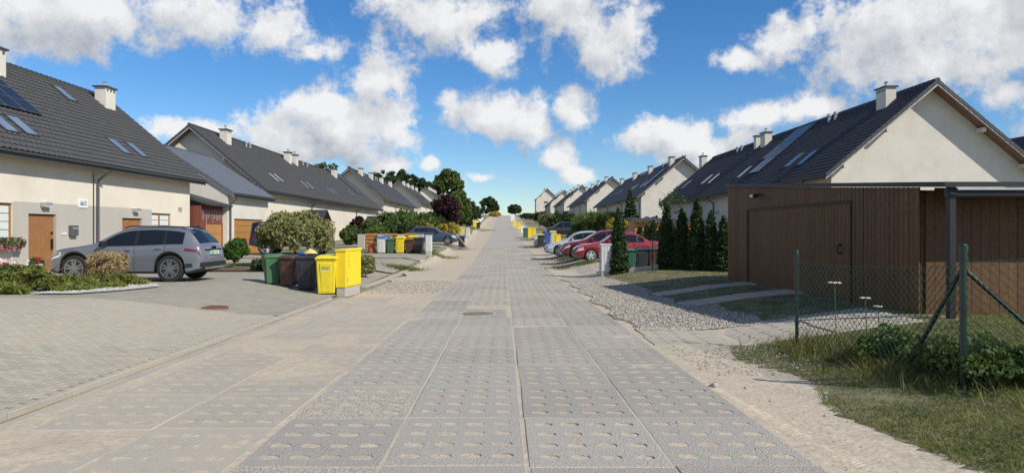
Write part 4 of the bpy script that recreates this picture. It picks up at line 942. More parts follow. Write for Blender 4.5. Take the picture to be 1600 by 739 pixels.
        b = MB(); b.hexa([(cx(L+.01), -.80, .44), (cx(L-.5), -.955, .44), (cx(L-.5), -.955, .54), (cx(L+.01), -.80, .58), (cx(L+.01), .80, .44), (cx(L-.5), .955, .44), (cx(L-.5), .955, .54), (cx(L+.01), .80, .58)]); b.build('bumper_trim', 'black', t)
        b = MB()
        for i in range(4): b.lathe([(.05, 0), (.05, .006), (.038, .006), (.038, 0)], 16, (cx(L-.03), -.105+.07*i, 1.0), 'x')
        b.build('emblem', 'rim', t)
        b = MB(); b.tube([(cx(3.95), -.0, 1.58), (cx(4.1), 0, 1.64)], .02, 6); b.build('aerial_fin', 'black', t)
    return t
def park(kind, paint, label, xf, y, rz, **k):
    """xf: x of the front bumper for a car standing across the street"""
    L = PROF[kind]['L']*k.get('scale', 1); x = xf+(L/2 if rz > 1 else -L/2); z = min(g(x-1.3, y), g(x+1.3, y)) if False else g(x, y)
    c = car(kind, paint, label, (x, y, z+.02), rz, **k); c.rotation_euler = (0, -math.atan((g(x+1.2, y)-g(x-1.2, y))/2.4)*(1 if rz < 1 else -1), rz); return c
park('suv', 'paint_grey', 'grey electric SUV parked in front of the wooden doors on the left', -13.3, 21.45, math.pi, plate='G0 123E', rails=True)
park('offroad', 'paint_navy', 'dark blue off-road vehicle half hidden behind the willow', -10.9, 45, 0, scale=1.12, trim=False)
park('hatch', 'paint_blue', 'slate blue estate car across the drive left of the road', -3.9, 61, 0, scale=1.04)
park('sedan', 'paint_red', 'bright red sedan nearest on the right, behind the lone thuja', 3.55, 36.6, math.pi, rimm='white_rim', trim=False)
park('suv', 'paint_dred', 'dark red hatchback parked right behind the red sedan', 3.2, 39.8, math.pi, scale=.96)
park('sedan', 'paint_silver', 'silver car beyond the dark red hatchback on the right', 2.65, 45.5, math.pi)
park('hatch', 'paint_blue', 'blue-grey car tucked between the silver car and the dark red hatchback', 4.2, 42.8, math.pi)
park('van', 'paint_dark', 'black minivan further up the drive on the right', 4.6, 84, math.pi)
park('hatch', 'paint_red', 'small red car far up on the right beyond the minivan', 7.6, 150, math.pi)
for i, (y, x) in enumerate(((128, -4.4), (140, -4.3), (152, -4.3))):
    park('hatch', 'paint_white', ['nearest of the white cars far up on the left', 'middle white car far up on the left', 'farthest white car up on the left'][i], x, y, 0)

# ------------------------------------------------------------------ bins and cabinets
def bin_(x, y, body, lid, label, w_=.56, d_=.70, h=1.06, rz=0.0, sticker=False, group='wheelie bins set out by the road', z=None):
    t = thing('wheelie_bin', label, 'bin', (x, y, g(x, y)+.02 if z is None else z), rz, group); hb = h-.10
    a, c = w_*.40, d_*.36; A, C = w_*.48, d_*.47; b = MB()
    b.hexa([(-a, -c, .03), (a, -c, .03), (a, c, .06), (-a, c, .06), (-A, -C, hb), (A, -C, hb), (A, C, hb), (-A, C, hb)]); b.build('body', body, t, bevel=.025)
    MB().box(-A-.03, A+.03, -C-.03, C+.02, hb-.035, hb).build('rim', body, t, bevel=.012)
    fp_ = MB(); fp_.hexa([(-a*.55, -c-.012, .08), (a*.55, -c-.012, .08), (a*.55, -c+.03, .08), (-a*.55, -c+.03, .08), (-A*.62, -C-.012, hb-.12), (A*.62, -C-.012, hb-.12), (A*.62, -C+.03, hb-.12), (-A*.62, -C+.03, hb-.12)]); fp_.build('front_panel', body, t, bevel=.008)
    l = MB(); l.hexa([(-A-.045, -C-.06, hb+.002), (A+.045, -C-.06, hb+.002), (A+.045, C+.03, hb+.002), (-A-.045, C+.03, hb+.002), (-A*.86, -C+.02, hb+.075), (A*.86, -C+.02, hb+.075), (A*.9, C, hb+.10), (-A*.9, C, hb+.10)]); lo = l.build('lid', lid, t, bevel=.02)
    MB().tube([(-A*.8, C+.03, hb+.05), (-A*.8, C+.09, hb+.05), (A*.8, C+.09, hb+.05), (A*.8, C+.03, hb+.05)], .016, 6).build('handle', body, t)
    for sg in (-1, 1): MB().lathe([(.10, -.03), (.105, 0), (.10, .03), (.05, .035), (0, .03)], 18, (sg*(a+.035), c+.03, .105), 'x').build('wheel', 'rubber', t, 40)
    if sticker:
        k = (C-c)/(hb-.03); yy_ = lambda z_: -c-k*(z_-.03)-.018; MB().face([(-.15, yy_(.70), .70), (.15, yy_(.70), .70), (.15, yy_(.82), .82), (-.15, yy_(.82), .82)]).build('sticker', 'white', t)
        b = MB()
        for r_ in range(3): b.face([(-.12, yy_(.72+.035*r_)-.004, .72+.035*r_), (.12-.05*(r_ == 1), yy_(.72+.035*r_)-.004, .72+.035*r_), (.12-.05*(r_ == 1), yy_(.735+.035*r_)-.004, .735+.035*r_), (-.12, yy_(.735+.035*r_)-.004, .735+.035*r_)])
        b.build('sticker_print', 'bin_teal', t)
    return t
bin_(X(426, 21.9), 21.9, 'bin_green', 'bin_green', 'green wheelie bin, leftmost of the four beside the yellow box', .48, .56, .95, R(-62))
bin_(X(452, 21.7), 21.7, 'bin_brown', 'bin_brown', 'brown wheelie bin between the green and black bins', .48, .55, .98, R(-8))
b4 = bin_(X(481, 21.4), 21.4, 'bin_black', 'bin_black', 'black wheelie bin with a bag on its lid, next to the yellow bin', .62, .70, 1.07, R(3))
bin_(X(512, 20.7), 20.7, 'bin_yellow', 'bin_yellow', 'yellow wheelie bin with a white sticker beside the yellow cabinet', .58, .70, 1.14, R(4), True)
b = MB(); b.lathe([(0, .16), (.13, .13), (.20, .05), (.17, .0), (0, 0)], 9); b.v = [(a*random.uniform(.8, 1.25), c*random.uniform(.7, 1.1), d*random.uniform(.7, 1.3)) for a, c, d in b.v]
o = b.build('rubbish_bag', 'bin_pale', None, 50); o.location = (b4.location.x+.05, 21.45, b4.location.z+1.06); tag(o, 'small pale rubbish bag lying on the black bin lid', 'bag')
o2_ = o.copy(); COL.objects.link(o2_); o2_.data = o.data.copy(); o2_.data.materials[0] = MATS['bin_blue']; o2_.location.x -= .22; o2_.scale = (.7, .7, .6); o2_['label'] = 'small blue rubbish bag on the black bin lid, left one'
def cabinet(x, y, w_, d_, h, m, label, base=.2, rz=0, cat='cabinet', ribs=True, group='utility cabinets along the verge', number=None, z=None):
    t = thing('utility_cabinet', label, cat, (x, y, g(x, y) if z is None else z), rz, group)
    MB().box(-w_/2+.02, w_/2-.02, -d_/2+.02, d_/2-.02, -.3, base).build('base', 'concrete', t, bevel=.008); MB().box(-w_/2, w_/2, -d_/2, d_/2, base, h-.05).build('body', m, t, bevel=.01)
    MB().hexa([(-w_/2-.025, -d_/2-.025, h-.05), (w_/2+.025, -d_/2-.025, h-.05), (w_/2+.025, d_/2+.025, h-.05), (-w_/2-.025, d_/2+.025, h-.05), (-w_/2-.02, -d_/2-.02, h+.0), (w_/2+.02, -d_/2-.02, h), (w_/2+.02, d_/2+.02, h+.02), (-w_/2-.02, d_/2+.02, h+.02)]).build('top', m, t, bevel=.006)
    if ribs:
        n = max(2, int(d_/.09))
        for i in range(n):
            q = -d_/2+d_*(i+.5)/n
            for sx in (-1, 1): MB().box(min(sx*w_/2, sx*(w_/2+.012)), max(sx*w_/2, sx*(w_/2+.012)), q-.02, q+.02, base+.04, h-.1).build('rib', m, t)
        n = max(2, int(w_/.09))
        for i in range(n):
            q = -w_/2+w_*(i+.5)/n; MB().box(q-.02, q+.02, -d_/2-.012, -d_/2, base+.04, h-.1).build('rib', m, t)
    return t
# yellow gas cabinet beside the bins
xg = X(537, 20.5)
gc = cabinet(xg, 21.15, .30, 1.30, 1.34, 'gas_yellow', 'tall bright yellow gas cabinet on a concrete base next to the bins', .24, R(-8), ribs=False)
dr = MB().box(.152, .164, -.62, .62, .27, 1.25).build('door', 'gas_yellow', gc, bevel=.004); MB().box(.165, .175, -.56, -.50, .42, .52).build('latch', 'galv', dr)
for i, c in enumerate('562'):
    cu = bpy.data.curves.new('digit', 'FONT'); cu.body = c; cu.size = .13; cu.extrude = .001; cu.align_x = 'CENTER'; cu.materials.append(MATS['text']); o = bpy.data.objects.new('digit', cu); COL.objects.link(o); o.parent = dr
    o.location = (.1655, -.42, 1.10-.14*i); o.rotation_euler = (R(90), 0, R(90)); to_mesh(o)
# second cluster, left
d2_ = 46.5
specs = [(597, 'bin_white', 'bin_blue', 'white bin with a blue lid in the left cluster by the wooden fence', .6, 1.1), (610, 'bin_green', 'bin_green', 'green bin right of the blue-lidded one in the left cluster', .5, .98), (626, 'bin_yellow', 'bin_yellow', 'yellow bin in the middle of the second left cluster', .58, 1.1),
         (640, 'bin_brown', 'bin_brown', 'brown bin in front, between yellow and black in the left cluster', .5, .95), (655, 'bin_black', 'bin_black', 'black bin beside the white cabinet in the left cluster', .62, 1.05)]
for px, bb, ll, lab, w_, h in specs: bin_(X(px, d2_), d2_, bb, ll, lab, w_, .65, h, R(random.uniform(-6, 6)))
bin_(X(645, 47.4), 47.4, 'bin_yellow', 'bin_yellow', 'yellow lidded bin standing behind the brown one, left cluster', .56, .65, 1.14)
bin_(X(604, 47.4), 47.4, 'bin_white', 'bin_blue', 'second blue-lidded bin behind the white one, left cluster', .56, .65, 1.14)
cabinet(X(670, 45.4), 45.4, .36, .62, 1.24, 'cabinet', 'white utility cabinet at the right end of the second left bin cluster', .2)
bb_ = MB().lathe([(0, 0), (.45, .02), (.5, .35), (.36, .72), (.12, .95), (0, .96)], 9); bb_.v = [(a*random.uniform(.8, 1.2), c*random.uniform(.8, 1.2), d) for a, c, d in bb_.v]
o = bb_.build('rubbish_sack', 'flower_red', None, 60); o.location = (X(581, 46.8), 46.8, g(X(581, 46.8), 46.8)); o.scale = (.55, .55, .75); tag(o, 'orange-red sack leaning beside the white blue-lidded bin', 'sack'); o.data.materials[0] = mat('orange_sack', (.55, .11, .03), .6, .3, 8)
# leaning board and things by the blue car
b = MB().hexa([(-.02, -.35, 0), (.02, -.35, 0), (.02, .35, 0), (-.02, .35, 0), (-.02, -.35, 1.7), (.02, -.35, 1.7), (.02, .35, 1.7), (-.02, .35, 1.7)]); o = b.build('board', 'board'); o.location = (-3.1, 61.5, g(-3.1, 61.5)); o.rotation_euler = (0, R(-40), R(12)); tag(o, 'pale wooden board leaning at the front of the blue estate car', 'board')
bin_(-3.75, 63.2, 'bin_black', 'bin_blue', 'dark bin with a blue lid behind the leaning board', .6, .7, 1.1)
dl = 84
bin_(X(722, dl), dl, 'bin_pale', 'bin_pale', 'pale yellow bin beyond the blue car on the left verge', .7, .7, 1.15); cabinet(X(731, dl), dl, .45, .6, 1.3, 'cabinet', 'white cabinet beyond the blue car on the left verge')
cabinet(X(742, 118), 118, .5, .8, 1.3, 'gas_yellow', 'yellow gas cabinet far up the left verge near white cars', .2, ribs=False); bin_(X(747, 118), 119, 'bin_black', 'bin_black', 'black bin right of the far left yellow cabinet', .7, .7, 1.1)
# right side
cr_ = cabinet(4.12, 28.7, .44, .42, 1.30, 'cabinet', 'grey ribbed utility cabinet beside the lone thuja on the right', .18)
b = MB()
for zz in (.55, .95): b.box(-.236, -.221, -.16, -.12, zz, zz+.14); b.box(-.236, -.221, .08, .12, zz, zz+.14)
b.build('lock', 'black', cr_); MB().box(-.237, -.221, -.06, .04, 1.05, 1.14).build('warning_sign', 'flower_red', cr_)
for px, bb, lab, w_ in ((984, 'bin_teal', 'dark green bin just right of the lone thuja, by the mesh fence', .5), (1001, 'bin_black', 'black bin between the green and brown bins behind the mesh fence', .56), (1022, 'bin_brown', 'brown bin behind the mesh fence next to the thuja row', .56)):
    bin_(X(px, 29.9), 29.9, bb, bb, lab, w_, .55, .86, R(random.uniform(-5, 5)))
cabinet(X(871.5, 50), 50, .34, .8, 1.32, 'gas_yellow', 'yellow gas cabinet at the nose of the dark red hatchback', .15, ribs=False)
for px, bb, ll, lab in ((845, 'bin_black', 'bin_yellow', 'black bin with yellow lid at the roadside below the minivan'), (855.5, 'bin_blue', 'bin_blue', 'blue bin at the roadside below the minivan'), (864, 'bin_pale', 'bin_pale', 'pale yellow bin right of the blue bin below the minivan')):
    bin_(X(px, 62), 62, bb, ll, lab, .6, .65, 1.1, z=g(X(px, 62), 62)+.12)
cabinet(X(837, 63), 63, .3, .5, 1.25, 'cabinet', 'white cabinet left of the black bin below the minivan')
cabinet(X(827.5, 87), 87, .4, .8, 1.35, 'gas_yellow', 'yellow gas cabinet further up the right verge beside a yellow bin', .15, ribs=False); bin_(X(833, 88), 88, 'bin_yellow', 'bin_yellow', 'yellow bin right of the further gas cabinet on the right', .7, .7, 1.15)
bin_(X(822, 90), 90.5, 'bin_teal', 'bin_teal', 'dark green bin left of the further gas cabinet on the right', .8, .8, 1.2); cabinet(X(816, 100), 100, .5, .5, 1.3, 'white', 'white cabinet high on the right verge past the green bin')
cabinet(X(804, 128), 128, .6, .8, 1.4, 'gas_yellow', 'small yellow cabinet far up the right verge', .15, ribs=False); cabinet(X(811, 116), 116, .5, .6, 1.3, 'gas_yellow', 'small yellow cabinet on the right verge below the far one', .15, ribs=False)
cabinet(X(801, 165), 165, .9, .8, 1.8, 'white', 'white box highest on the right verge near the crest', .15, ribs=False)
# wooden yard fence between stone pillars, left
yf = thing('yard_fence', 'low orange-brown board fence between grey stone pillars, left yard', 'fence', (-10.5, 52.5, g(-10, 52.5)), 0)
for i in range(4): MB().box(-.25+1.45*i, .25+1.45*i, -.25, .25, -.2, 1.12).build('pillar', 'concrete', yf, bevel=.02)
for i in range(3):
    for j in range(4): MB().box(.27+1.45*i, 1.18+1.45*i, -.03, .03, .25+.25*j, .25+.25*j+.19).build('fence_board', 'wood_gold', yf)
# garden shed, right
sh = thing('garden_shed', 'orange plank garden shed with a dark flat roof behind the thujas', 'shed', (8.2, 44, g(9, 44)), 0)
for j in range(13): MB().box(0, 4.2, 0, .05, .16*j, .16*j+.15).build('plank', 'wood_shed', sh); MB().box(-.05, 0, 0, 2.5, .16*j, .16*j+.15).build('plank', 'wood_shed', sh)
MB().box(.02, 4.2, .06, 2.5, 0, 2.05).build('wall', 'wood_shed', sh); MB().hexa([(-.3, -.3, 2.1), (4.5, -.3, 2.1), (4.5, 2.8, 2.25), (-.3, 2.8, 2.25), (-.3, -.3, 2.22), (4.5, -.3, 2.22), (4.5, 2.8, 2.37), (-.3, 2.8, 2.37)]).build('roof', 'roof_dark', sh)
# dark slatted yard fences up the right side
for k, (xa, y, n, lab) in enumerate(((9, 66, 20, 'dark slatted yard fence below the second right house'), (7, 108, 24, 'dark slatted yard fence higher up on the right'), (7, 170, 30, 'dark slatted yard fence near the crest on the right'))):
    t = thing('slat_fence', lab, 'fence', (xa, y, g(xa, y)), 0, 'dark yard fences on the right'); sm = MB().box(0, .3, -.02, .02, 0, 1.6).mesh('slat', 'trim_dark')
    for i in range(n): o = add('slat', sm, t); o.location = (i*.36, 0, -.1)

# ------------------------------------------------------------------ vegetation
def leaves(name, clumps, n, size, m, parent=None, aspect=1.8, flat=0.0, droop=0.0, upw=0.0, seed=1, shell=.35):
    r = np.random.default_rng(seed); c = np.array(clumps, float); vol = (c[:, 3]*c[:, 4]*c[:, 5])**.75; idx = r.choice(len(c), n, p=vol/vol.sum()); cc = c[idx]
    d = r.normal(size=(n, 3)); d /= np.linalg.norm(d, axis=1)[:, None]; rad = r.random(n)**shell; p = cc[:, :3]+d*cc[:, 3:]*rad[:, None]
    ax = r.normal(size=(n, 3))+d*.5; ax[:, 2] += upw-droop; ax /= np.linalg.norm(ax, axis=1)[:, None]
    no = r.normal(size=(n, 3)); no[:, 2] += flat; sx = np.cross(ax, no); sx /= (np.linalg.norm(sx, axis=1)[:, None]+1e-6)
    s = size*r.uniform(.6, 1.35, n)[:, None]; a = ax*s*aspect*.5; b_ = sx*s*.5
    q = np.stack([p-a, p+b_-a*.1, p+a, p-b_-a*.1], 1); o = fast(name, q.reshape(-1, 3), 4, m, None, parent)
    if name in ('flowers', 'foliage', 'blades'): o['kind'] = 'stuff'
    return o
def trunk(parent, h, r0, limbs, spread, seed=1, m='bark', top=1.0):
    rd = random.Random(seed); b = MB(); pts = [(rd.uniform(-.04, .04)*h*k/4, rd.uniform(-.04, .04)*h*k/4, h*top*k/4) for k in range(5)]; pts[0] = (0, 0, -.15); b.tube(pts, [r0*(1-.18*k) for k in range(5)], 8)
    for i in range(limbs):
        a = 6.283*i/limbs+rd.uniform(-.4, .4); z0 = h*top*rd.uniform(.45, .95); e = spread*rd.uniform(.5, .95); b.tube([(0, 0, z0), (math.cos(a)*e*.5, math.sin(a)*e*.5, z0+e*.45), (math.cos(a)*e, math.sin(a)*e, z0+e*.8)], [r0*.45, r0*.28, r0*.1], 5)
    return b.build('trunk', m, parent, 50)
def clumps(n, rx, ry, rz, z0, cs, seed, prof_=None):
    rd = random.Random(seed); out = []
    for _ in range(n):
        while True:
            p = (rd.uniform(-1, 1), rd.uniform(-1, 1), rd.uniform(-1, 1)); q = sum(v*v for v in p)
            if .15 < q < 1: break
        c = cs*rd.uniform(.6, 1.3); out.append((p[0]*rx, p[1]*ry, z0+p[2]*rz, c, c, c*.85))
    return out
def plant(name, label, cat, x, y, group=None, z=None): return thing(name, label, cat, (x, y, g(x, y)-.02 if z is None else z), random.uniform(0, 6), group)
# thujas
def thuja_geo(t, h, r, n, seed):
    cl = [(random.uniform(-.04, .04), random.uniform(-.04, .04), h*k, r*(1.03-k)**.62*(1 if k > .1 else .85), r*(1.03-k)**.62, h*.055) for k in np.linspace(.04, .97, 22)]
    leaves('crown', cl, n, .075, 'leaf_thuja', t, 1.9, 0, 0, .9, seed, .22); trunk(t, h*.5, .05, 0, 0, seed)
th = plant('thuja', 'lone slim thuja standing beside the grey utility cabinet', 'thuja', X(967, 28.6), 28.6, 'clipped thuja columns'); thuja_geo(th, 2.62, .44, 9000, 3)
labs = ['first thuja of the row, just right of the brown bin', 'second thuja of the row behind the mesh fence', 'tallest thuja, third in the row behind the mesh fence', 'fourth thuja of the row, left of the garage corner', 'last thuja of the row, half behind the garage corner']
for i, (px, py, d) in enumerate(((1042, 318, 28.2), (1066, 327, 27.8), (1089, 311, 27.3), (1111, 330, 26.9), (1131, 338, 26.6))):
    c = copy_tree(th); x = X(px, d); c.location = (x, d, g(x, d)-.02); hz = Z(py, d)-g(x, d); c.scale = (random.uniform(.88, 1.04),)*2+(hz/2.62,); c.rotation_euler.z = i*1.3; c['label'] = labs[i]
for i, (px, py, d) in enumerate(((1000, 354, 42.5), (1011, 352, 42.6), (1021, 345, 42.5), (1032, 353, 42.4), (1052, 352, 42.4))):
    c = copy_tree(th); x = X(px, d); c.location = (x, d, g(x, d)-.02); c.scale = (1.1, 1.1, max(.4, (Z(py, d)-g(x, d))/2.62)); c.rotation_euler.z = i; c['label'] = ['leftmost short thuja of the low row behind the red sedan', 'second short thuja of the low row behind the red sedan', 'tallest and middle thuja of the low row behind the red sedan', 'fourth short thuja of the low row behind the red sedan', 'rightmost short thuja of the low row, beside the tall row'][i]; c['group'] = 'low thujas behind the red sedan'
# willow ball
t = plant('willow', 'round pale green willow shrub on a short trunk above the bins', 'tree', X(462, 31), 31); cl = []
rd = random.Random(4)
for q_ in range(90):
    a, e = q_*2.39996, (q_+.5)/90; rr = 1.42*math.sqrt(e); cl.append((rr*math.cos(a), rr*math.sin(a), 1.35+.95*math.sqrt(max(0, 1-e))*rd.uniform(.35, 1), .36, .36, .3))
for _ in range(16):
    a = rd.uniform(0, 6.283); cl.append((1.35*math.cos(a), 1.35*math.sin(a), rd.uniform(1.0, 1.4), .28, .28, .32))
leaves('crown', cl, 24000, .075, 'leaf_willow', t, 2.4, 0, .8, 0, 5, .4); trunk(t, 1.5, .09, 6, 1.0, 3)
# topiary ball
t = plant('round_bush', 'small round green ball bush on a thin trunk behind the grey SUV', 'bush', X(366, 29.5), 29.5); leaves('crown', clumps(26, .45, .45, .38, .82, .2, 3), 5500, .06, 'leaf_box', t, 1.6, 0, 0, .2, 4, .3); trunk(t, .8, .035, 3, .3, 2)
t = plant('round_bush', 'yellow-green clipped bush right behind the tall yellow cabinet', 'bush', X(571, 28), 28); leaves('crown', clumps(26, .26, .26, .42, .48, .18, 5), 4500, .06, 'leaf_willow', t, 1.6, 0, 0, .3, 6, .3); trunk(t, .4, .03, 3, .2, 4)
t = plant('round_bush', 'low dark clipped bush behind the green bin', 'bush', X(412, 27), 27); leaves('crown', clumps(20, .4, .4, .2, .28, .18, 6), 3500, .06, 'leaf_dark', t, 1.6, 0, 0, .3, 7, .3); trunk(t, .2, .03, 2, .2, 5)
# garden light
t = thing('garden_light', 'thin black garden light on a stake behind the green bin', 'light', (X(418, 26), 26, g(X(418, 26), 26))); MB().tube([(0, 0, 0), (0, 0, .75)], .018, 6).build('stake', 'black', t); MB().lathe([(.05, .75), (.06, .8), (.05, .9), (.0, .93)], 8).build('lamp_head', 'galv', t)
# junipers, dry shrub, pots
for i, (x, y, r, h) in enumerate(((-13.2, 17.6, 1.5, .5), (-11.4, 17.3, 1.5, .46), (-10.5, 18.4, 1.1, .36))):
    t = plant('juniper', ['spreading golden-green juniper at the left picture edge', 'spreading juniper in the middle of the left bed', 'spreading juniper at the right end of the bed below the dry shrub'][i], 'shrub', x, y, 'low junipers in the left bed')
    rd = random.Random(i); cl = []
    for _ in range(46):
        a, q = rd.uniform(0, 6.283), math.sqrt(rd.random()); u_ = rd.uniform(.12, .36); cl.append((r*q*math.cos(a), r*q*math.sin(a)*.85, h*(1-.7*q)*rd.uniform(.35, 1.25), u_, u_, .08))
    leaves('crown', cl, 17000, .042, 'leaf_juniper', t, 4.2, .3, 0, .7, 8+i, .6); trunk(t, .2, .04, 5, r*.7, i, top=.6)
t = plant('dry_shrub', 'straw-coloured dry shrub in front of the grey SUV', 'shrub', X(166, 19.3), 19.3); leaves('crown', clumps(36, .62, .45, .30, .62, .16, 8), 9000, .024, 'leaf_straw', t, 3.2, 0, 0, 1.2, 12, .7); trunk(t, .35, .02, 22, .6, 5, 'leaf_straw')
x, d = X(54, 23.2), 23.2; t = thing('flower_pot', 'large white flower pot with red flowers near the wooden door', 'flower pot', (x, d, g(x, d)+.02)); MB().lathe([(.14, 0), (.16, .02), (.24, .42), (.26, .44), (.22, .44), (.2, .38), (0, .38)], 20).build('pot', 'white', t, 40)
leaves('foliage', clumps(8, .2, .2, .08, .5, .12, 2), 500, .06, 'leaf', t, 1.6, seed=13); leaves('flowers', clumps(8, .2, .2, .06, .56, .08, 3), 160, .06, 'flower_red', t, 1.1, seed=14)
for i, (px, lab) in enumerate(((15, 'low plant with red-pink flowers left of the white pot'), (38, 'grey-green low plant between red flowers and white pot'))):
    x, d = X(px, 22.6), 22.6; t = plant('flower_plant', lab, 'plant', x, d); leaves('foliage', clumps(10, .4, .35, .15, .3, .16, 20+i), 1400, .07, 'leaf', t, 1.6, seed=15+i); leaves('flowers', clumps(8, .35, .3, .08, .5, .1, 30+i), 110 if i == 0 else 40, .05, 'flower_pink' if i == 0 else 'flower_white', t, 1.1, seed=25+i); trunk(t, .2, .02, 3, .2, i)
y_, z_ = fp(L1, 6, 385); t = thing('window_box', 'window box full of pink petunias below the left window', 'flower box', (LX+.06, y_+8, z_+f0)); MB().box(0, .24, -.5, .5, -.12, .1).build('box', 'wood_door', t, bevel=.01)
leaves('foliage', [(.2, q, .12, .2, .2, .2) for q in np.linspace(-.5, .45, 8)], 900, .07, 'leaf', t, 1.6, seed=31); leaves('flowers', [(.2, q, .08+random.uniform(-.1, .1), .16, .14, .18) for q in np.linspace(-.5, .45, 9)], 900, .06, 'flower_pink', t, 1.1, seed=32, shell=.2)
# generic bush prototypes copied along the gardens
def bush(name, label, cat, x, y, rx, h, m, n=5000, size=.11, seed=1, group=None, kind='bush', z=None):
    t = plant(name, label, cat, x, y, group, z); leaves('crown', clumps(54, rx*.9, rx*.9, h*.42, h*.54, min(rx, h)*.24, seed), n, size*.9, m, t, 1.7, seed=seed, shell=.5); trunk(t, h*.45, .03+.012*h, 5, rx*.6, seed); return t
for i, (px, d, top, rx, m, lab) in enumerate(((585, 62, 344, 1.5, 'leaf', 'broad light green shrub right of the porch canopy'), (607, 70, 332, 2.1, 'leaf', 'tall leafy hedge shrub, first above the bin cluster'), (632, 72, 329, 2.2, 'leaf', 'tall leafy hedge shrub above the yellow bin'), (655, 75, 331, 2.2, 'leaf', 'tall leafy hedge shrub above the blue car'), (676, 80, 331, 2.0, 'leaf_dark', 'dark hedge shrub left of the purple plum tree'), (622, 66, 348, 1.6, 'leaf_dark', 'lower dark shrub behind the white bin cluster'),
    (548, 60, 352, .9, 'leaf', 'narrow green shrub beside the stone pillar fence'), (560, 78, 338, 1.0, 'leaf_plum', 'small reddish shrub under the far porch canopy'))):
    x = X(px, d); bush('hedge_shrub', lab, 'shrub', x, d, rx, Z(top, d)-g(x, d), m, 6500, .16, 40+i, 'garden shrubs on the left')
x = X(697, 84); t = plant('plum_tree', 'dark purple plum tree left of the road', 'tree', x, 84); hh = Z(296, 84)-g(x, 84); leaves('crown', clumps(40, 1.7, 1.7, hh*.33, hh*.58, .62, 9), 7000, .16, 'leaf_plum', t, 1.8, 0, 0, .4, 51, .45); trunk(t, hh*.6, .12, 9, 1.8, 6)
for i, px in enumerate((671, 690, 708)): bush('yellow_bush', ['yellow flowering bush just behind the blue car roof', 'yellow bush under the purple plum tree', 'yellow bush right of the plum tree trunk'][i], 'bush', X(px, 72+2*i), 72+2*i, .8, 1.9, 'leaf_yellow', 2600, .12, 60+i, 'yellow bushes by the plum tree')
def big_tree(px, d, top, rx, m, label, base_clear=.25, n=9000, size=.5, seed=1, name='tree', nc=80):
    x = X(px, d); t = plant(name, label, 'tree', x, d, 'trees along the street'); h = Z(top, d)-g(x, d); leaves('crown', clumps(nc, rx*.9, rx*.9, h*(1-base_clear)*.46, h*(base_clear+(1-base_clear)*.53), rx*.21, seed), n, size*.85, m, t, 1.5, seed=seed, shell=.45); trunk(t, h*.6, .02*h, 8, rx*.7, seed); return t
big_tree(714, 104, 300, 2.6, 'leaf', 'tall green tree right of the plum tree, left verge', .05, 8000, .24, 71); big_tree(728, 118, 312, 2.2, 'leaf_dark', 'dense dark tree above the far white cabinets, left verge', .05, 6000, .24, 72); big_tree(736, 150, 318, 2.6, 'leaf_dark', 'lower tree above the white cars far left', .05, 5000, .3, 79)
big_tree(697, 300, 265, 7.6, 'leaf', 'tallest broad tree rising behind the far left roofs', .2, 15000, .75, 73, nc=110); big_tree(716, 280, 297, 3.6, 'leaf', 'round tree right of the tallest tree, far left', .15, 9000, .6, 74)
for i, (px, top, rx) in enumerate(((598, 267, 6), (624, 265, 6.5), (648, 274, 5.5))): big_tree(px, 270, top, rx, 'leaf_dark', ['dark tree behind the third left roof, leftmost of three', 'dark tree behind the third left roof, middle of three', 'dark tree behind the left roofs, rightmost of three'][i], .2, 9000, .65, 75+i)
big_tree(508, 150, 254, 4, 'leaf', 'treetop peeping over the second left roof ridge', .2, 4000, .5, 78); big_tree(672, 330, 281, 5, 'leaf_dark', 'dark treetop just left of the tallest tree', .2, 7000, .8, 86)
big_tree(765, 300, 309, 4.6, 'leaf_dark', 'dark bushy tree on the crest left of the road', .02, 9000, .45, 80); big_tree(803, 320, 320, 3.6, 'leaf_dark', 'small dark tree on the crest right of the road', .02, 6000, .45, 81)
big_tree(773, 240, 331, 2.2, 'leaf_yellow', 'yellowish bush on the left verge below the crest tree', .0, 2500, .3, 82)
# right gardens
for i, (px, d, top, rx, m, lab) in enumerate(((914, 66, 336, 1.1, 'leaf_reed', 'leftmost clump of tall green reeds behind the parked cars'), (928, 64, 331, 1.5, 'leaf_reed', 'middle clump of tall green reeds behind the parked cars'), (946, 62, 331, 1.5, 'leaf_reed', 'rightmost clump of tall green reeds behind the parked cars'))):
    x = X(px, d); t = plant('reed_clump', lab, 'reeds', x, d, 'tall reeds behind the cars'); h = Z(top, d)-g(x, d); leaves('blades', [(random.gauss(0, rx*.5), random.gauss(0, rx*.5), h*random.uniform(.2, .85), .4, .4, .45) for _ in range(40)], 6000, .07, m, t, 11, 0, 0, 1.6, 90+i, .6); trunk(t, h*.6, .03, 9, rx*.5, i, 'leaf_reed')
for i, (px, d, top, rx, m, lab) in enumerate(((966, 58, 336, 1.1, 'leaf_yellow', 'yellowish shrub between the reeds and the spruce'), (1000, 56, 342, 1.2, 'leaf_yellow', 'yellowish shrub above the shed roof'), (880, 92, 330, 1.8, 'leaf_dark', 'dark round shrub up the right side by the second house'), (862, 110, 333, 2.2, 'leaf_willow', 'pale round shrub above the small red car'), (846, 140, 330, 2.0, 'leaf_dark', 'dark shrub high on the right beside the slatted fence'), (826, 170, 333, 2.5, 'leaf_dark', 'dark shrub near the crest on the right'), (1020, 60, 335, 1.4, 'leaf_dark', 'dark shrub behind the shed on the right'))):
    x = X(px, d); bush('garden_shrub', lab, 'shrub', x, d, rx, max(1.2, Z(top, d)-g(x, d)), m, 4200, .16, 100+i, 'garden shrubs on the right')
